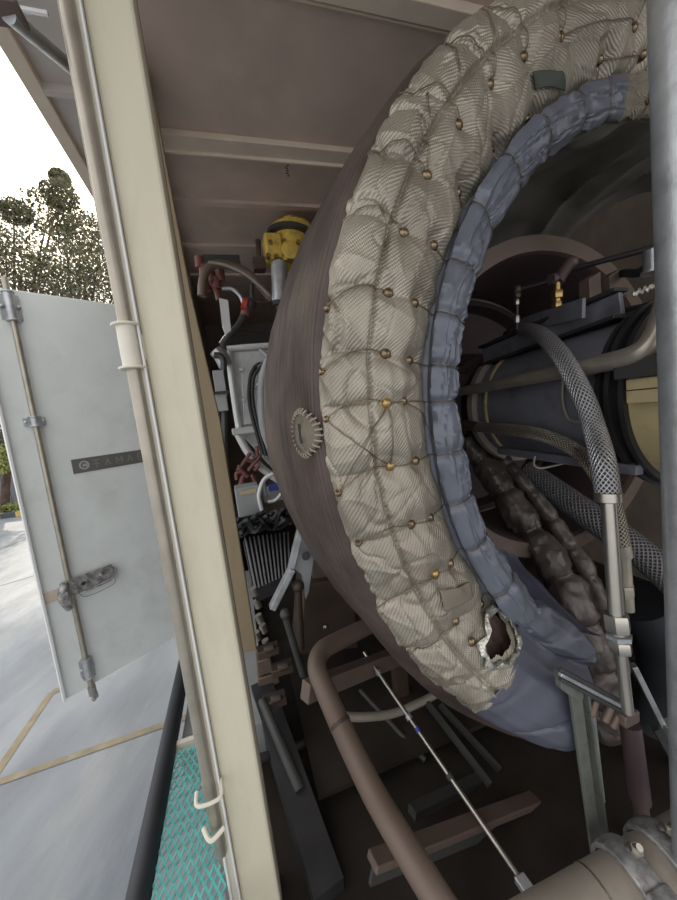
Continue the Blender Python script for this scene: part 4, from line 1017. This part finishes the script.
# ================================================================== LEFT: CANOPY, GRATING, BLACK RAIL
cz_ = 1.5
cb1 = fr(G(53, 124, cz_))[0]
cn_ = thing('canopy_panel', 'raised side panel overhanging like a canopy at the top left', 'canopy', W((cb1-.3)/2, 1.2, cz_))
part(cn_, 'panel', Geo().fbox(cb1, -.30, -.3, 3.3, cz_, cz_+.05), 'canopy', smooth=False, bev=.004)
part(cn_, 'edge_frame', Geo().fbox(cb1-.012, cb1+.05, -.3, 3.3, cz_-.03, cz_+.06), 'beam', smooth=False, bev=.004)
for k in range(6): part(cn_, 'stiffener', Geo().fbox(cb1+.05, -.31, .3+k*.5, .33+k*.5, cz_-.03, cz_), 'canopy', smooth=False)
part(cn_, 'stay_tube', Geo().cyl(P(8, 14, 1.0), P(72, 68, 1.18), .017, n=14), 'galv', 'pale stay tube')
part(cn_, 'hinge_plate', Geo().box(P(1, 10, 1.0), EB*.04, EA*.03, EZ*.008), 'brownl', bev=.003)
part(cn_, 'reflection_tube', Geo().cyl(P(16, 8, 1.1), P(48, 14, 1.1), .006, n=8).cyl(P(14, 13, 1.1), P(47, 12, 1.12), .004, n=8), 'whitep', 'bright reflections as thin tubes')  # thin white rods stand in for bright reflections under the canopy

zg = -1.25
# expanded metal grating walkway
bA, bB, dA_, dB_ = fr(G(118, 899, zg))[0]-.02, bx(137, Dp)+.03, .05, fr(G(188, 742, zg))[1]
gt = thing('grating_walkway', 'teal expanded metal walkway beside the cream corner post', 'walkway', W((bA+bB)/2, .6, zg))
g = Geo(); cw, ch = .022, .040
nb = int((bB-bA)/cw); nd_ = int((dB_-dA_)/ch)
bh = fr(G(150, 880, zg))[0]
for i in range(nb):
    for j in range(nd_):
        b = bA+i*cw; d = dA_+j*ch
        if b < bh-.01: continue
        c1 = W(b, d, zg); c2 = W(b+cw/2, d+ch/2, zg+.004); c3 = W(b+cw, d, zg); c4 = W(b+cw/2, d-ch/2, zg+.004)
        for p, q in ((c1, c2), (c2, c3), (c3, c4), (c4, c1)):
            t = (q-p).normalized(); n = EZ.cross(t)*.0028
            g.add([p-n, p+n, q+n, q-n, p-n-EZ*.003, p+n-EZ*.003, q+n-EZ*.003, q-n-EZ*.003], [(0, 1, 2, 3), (0, 4, 5, 1), (2, 6, 7, 3), (1, 5, 6, 2), (0, 3, 7, 4)])
part(gt, 'expanded_mesh', g, 'teal', 'teal expanded metal mesh', smooth=False)
part(gt, 'edge_angle', Geo().fbox(bh-.012, bh, dA_, dB_, zg-.04, zg+.01).fbox(bh, bB, dB_, dB_+.02, zg-.04, zg+.005), 'cream2', smooth=False)
ra_ = G(146, 900, zg+.02); rb_ = G(183, 655, zg+.02); fa = fr(ra_)
hr = Geo().tube([W(fa[0]-.03, -.2, zg-.02), W(fa[0]-.03, .4, zg-.02), W(fa[0]-.03, 1.2, zg-.0), W(fa[0]-.035, 2.0, zg-.0), W(fa[0]-.03, 3.2, zg)], .034, 18)
solo('black_hose', hr, 'black', 'fat black rubber hose lying along the outer edge of the teal walkway', 'hose')
g = Geo().fbox(fa[0]+.0, -.05, dB_+.03, 3.2, zg-.2, zg-.06)
solo('chassis_sill', g, 'grey', 'grey chassis sill past the end of the teal walkway', 'sill', smooth=False)

# ================================================================== LIGHT
w = bpy.data.worlds.new('sky'); SC.world = w; w.use_nodes = True; nt = w.node_tree
bg = nt.nodes['Background']; 
sd = ray(56, 152).normalized()
tc = nt.nodes.new('ShaderNodeTexCoord'); nv = nt.nodes.new('ShaderNodeVectorMath'); nv.operation = 'DOT_PRODUCT'
nt.links.new(tc.outputs['Generated'], nv.inputs[0]); nv.inputs[1].default_value = sd
mr = nt.nodes.new('ShaderNodeMapRange'); mr.inputs[1].default_value = .90; mr.inputs[2].default_value = 1.0; nt.links.new(nv.outputs['Value'], mr.inputs[0])
pw = nt.nodes.new('ShaderNodeMath'); pw.operation = 'POWER'; nt.links.new(mr.outputs[0], pw.inputs[0]); pw.inputs[1].default_value = 3
mx = nt.nodes.new('ShaderNodeMixRGB'); nt.links.new(pw.outputs[0], mx.inputs[0]); mx.inputs[1].default_value = (1.0, 1.0, 1.02, 1); mx.inputs[2].default_value = (3.5, 3.1, 2.3, 1)
nt.links.new(mx.outputs[0], bg.inputs[0]); bg.inputs[1].default_value = 1.25
sl = bpy.data.lights.new('sun', 'SUN'); sl.energy = 2.5; sl.angle = math.radians(1.0); sl.color = (1.0, .9, .74)
so = bpy.data.objects.new('sun', sl); COL.objects.link(so); so.rotation_euler = sd.to_track_quat('Z', 'Y').to_euler(); so.location = O+sd*20

vs_ = SC.view_settings; vs_.view_transform = 'Standard'; vs_.look = 'None'; vs_.gamma = 1; vs_.exposure = 0.12; vs_.use_curve_mapping = False
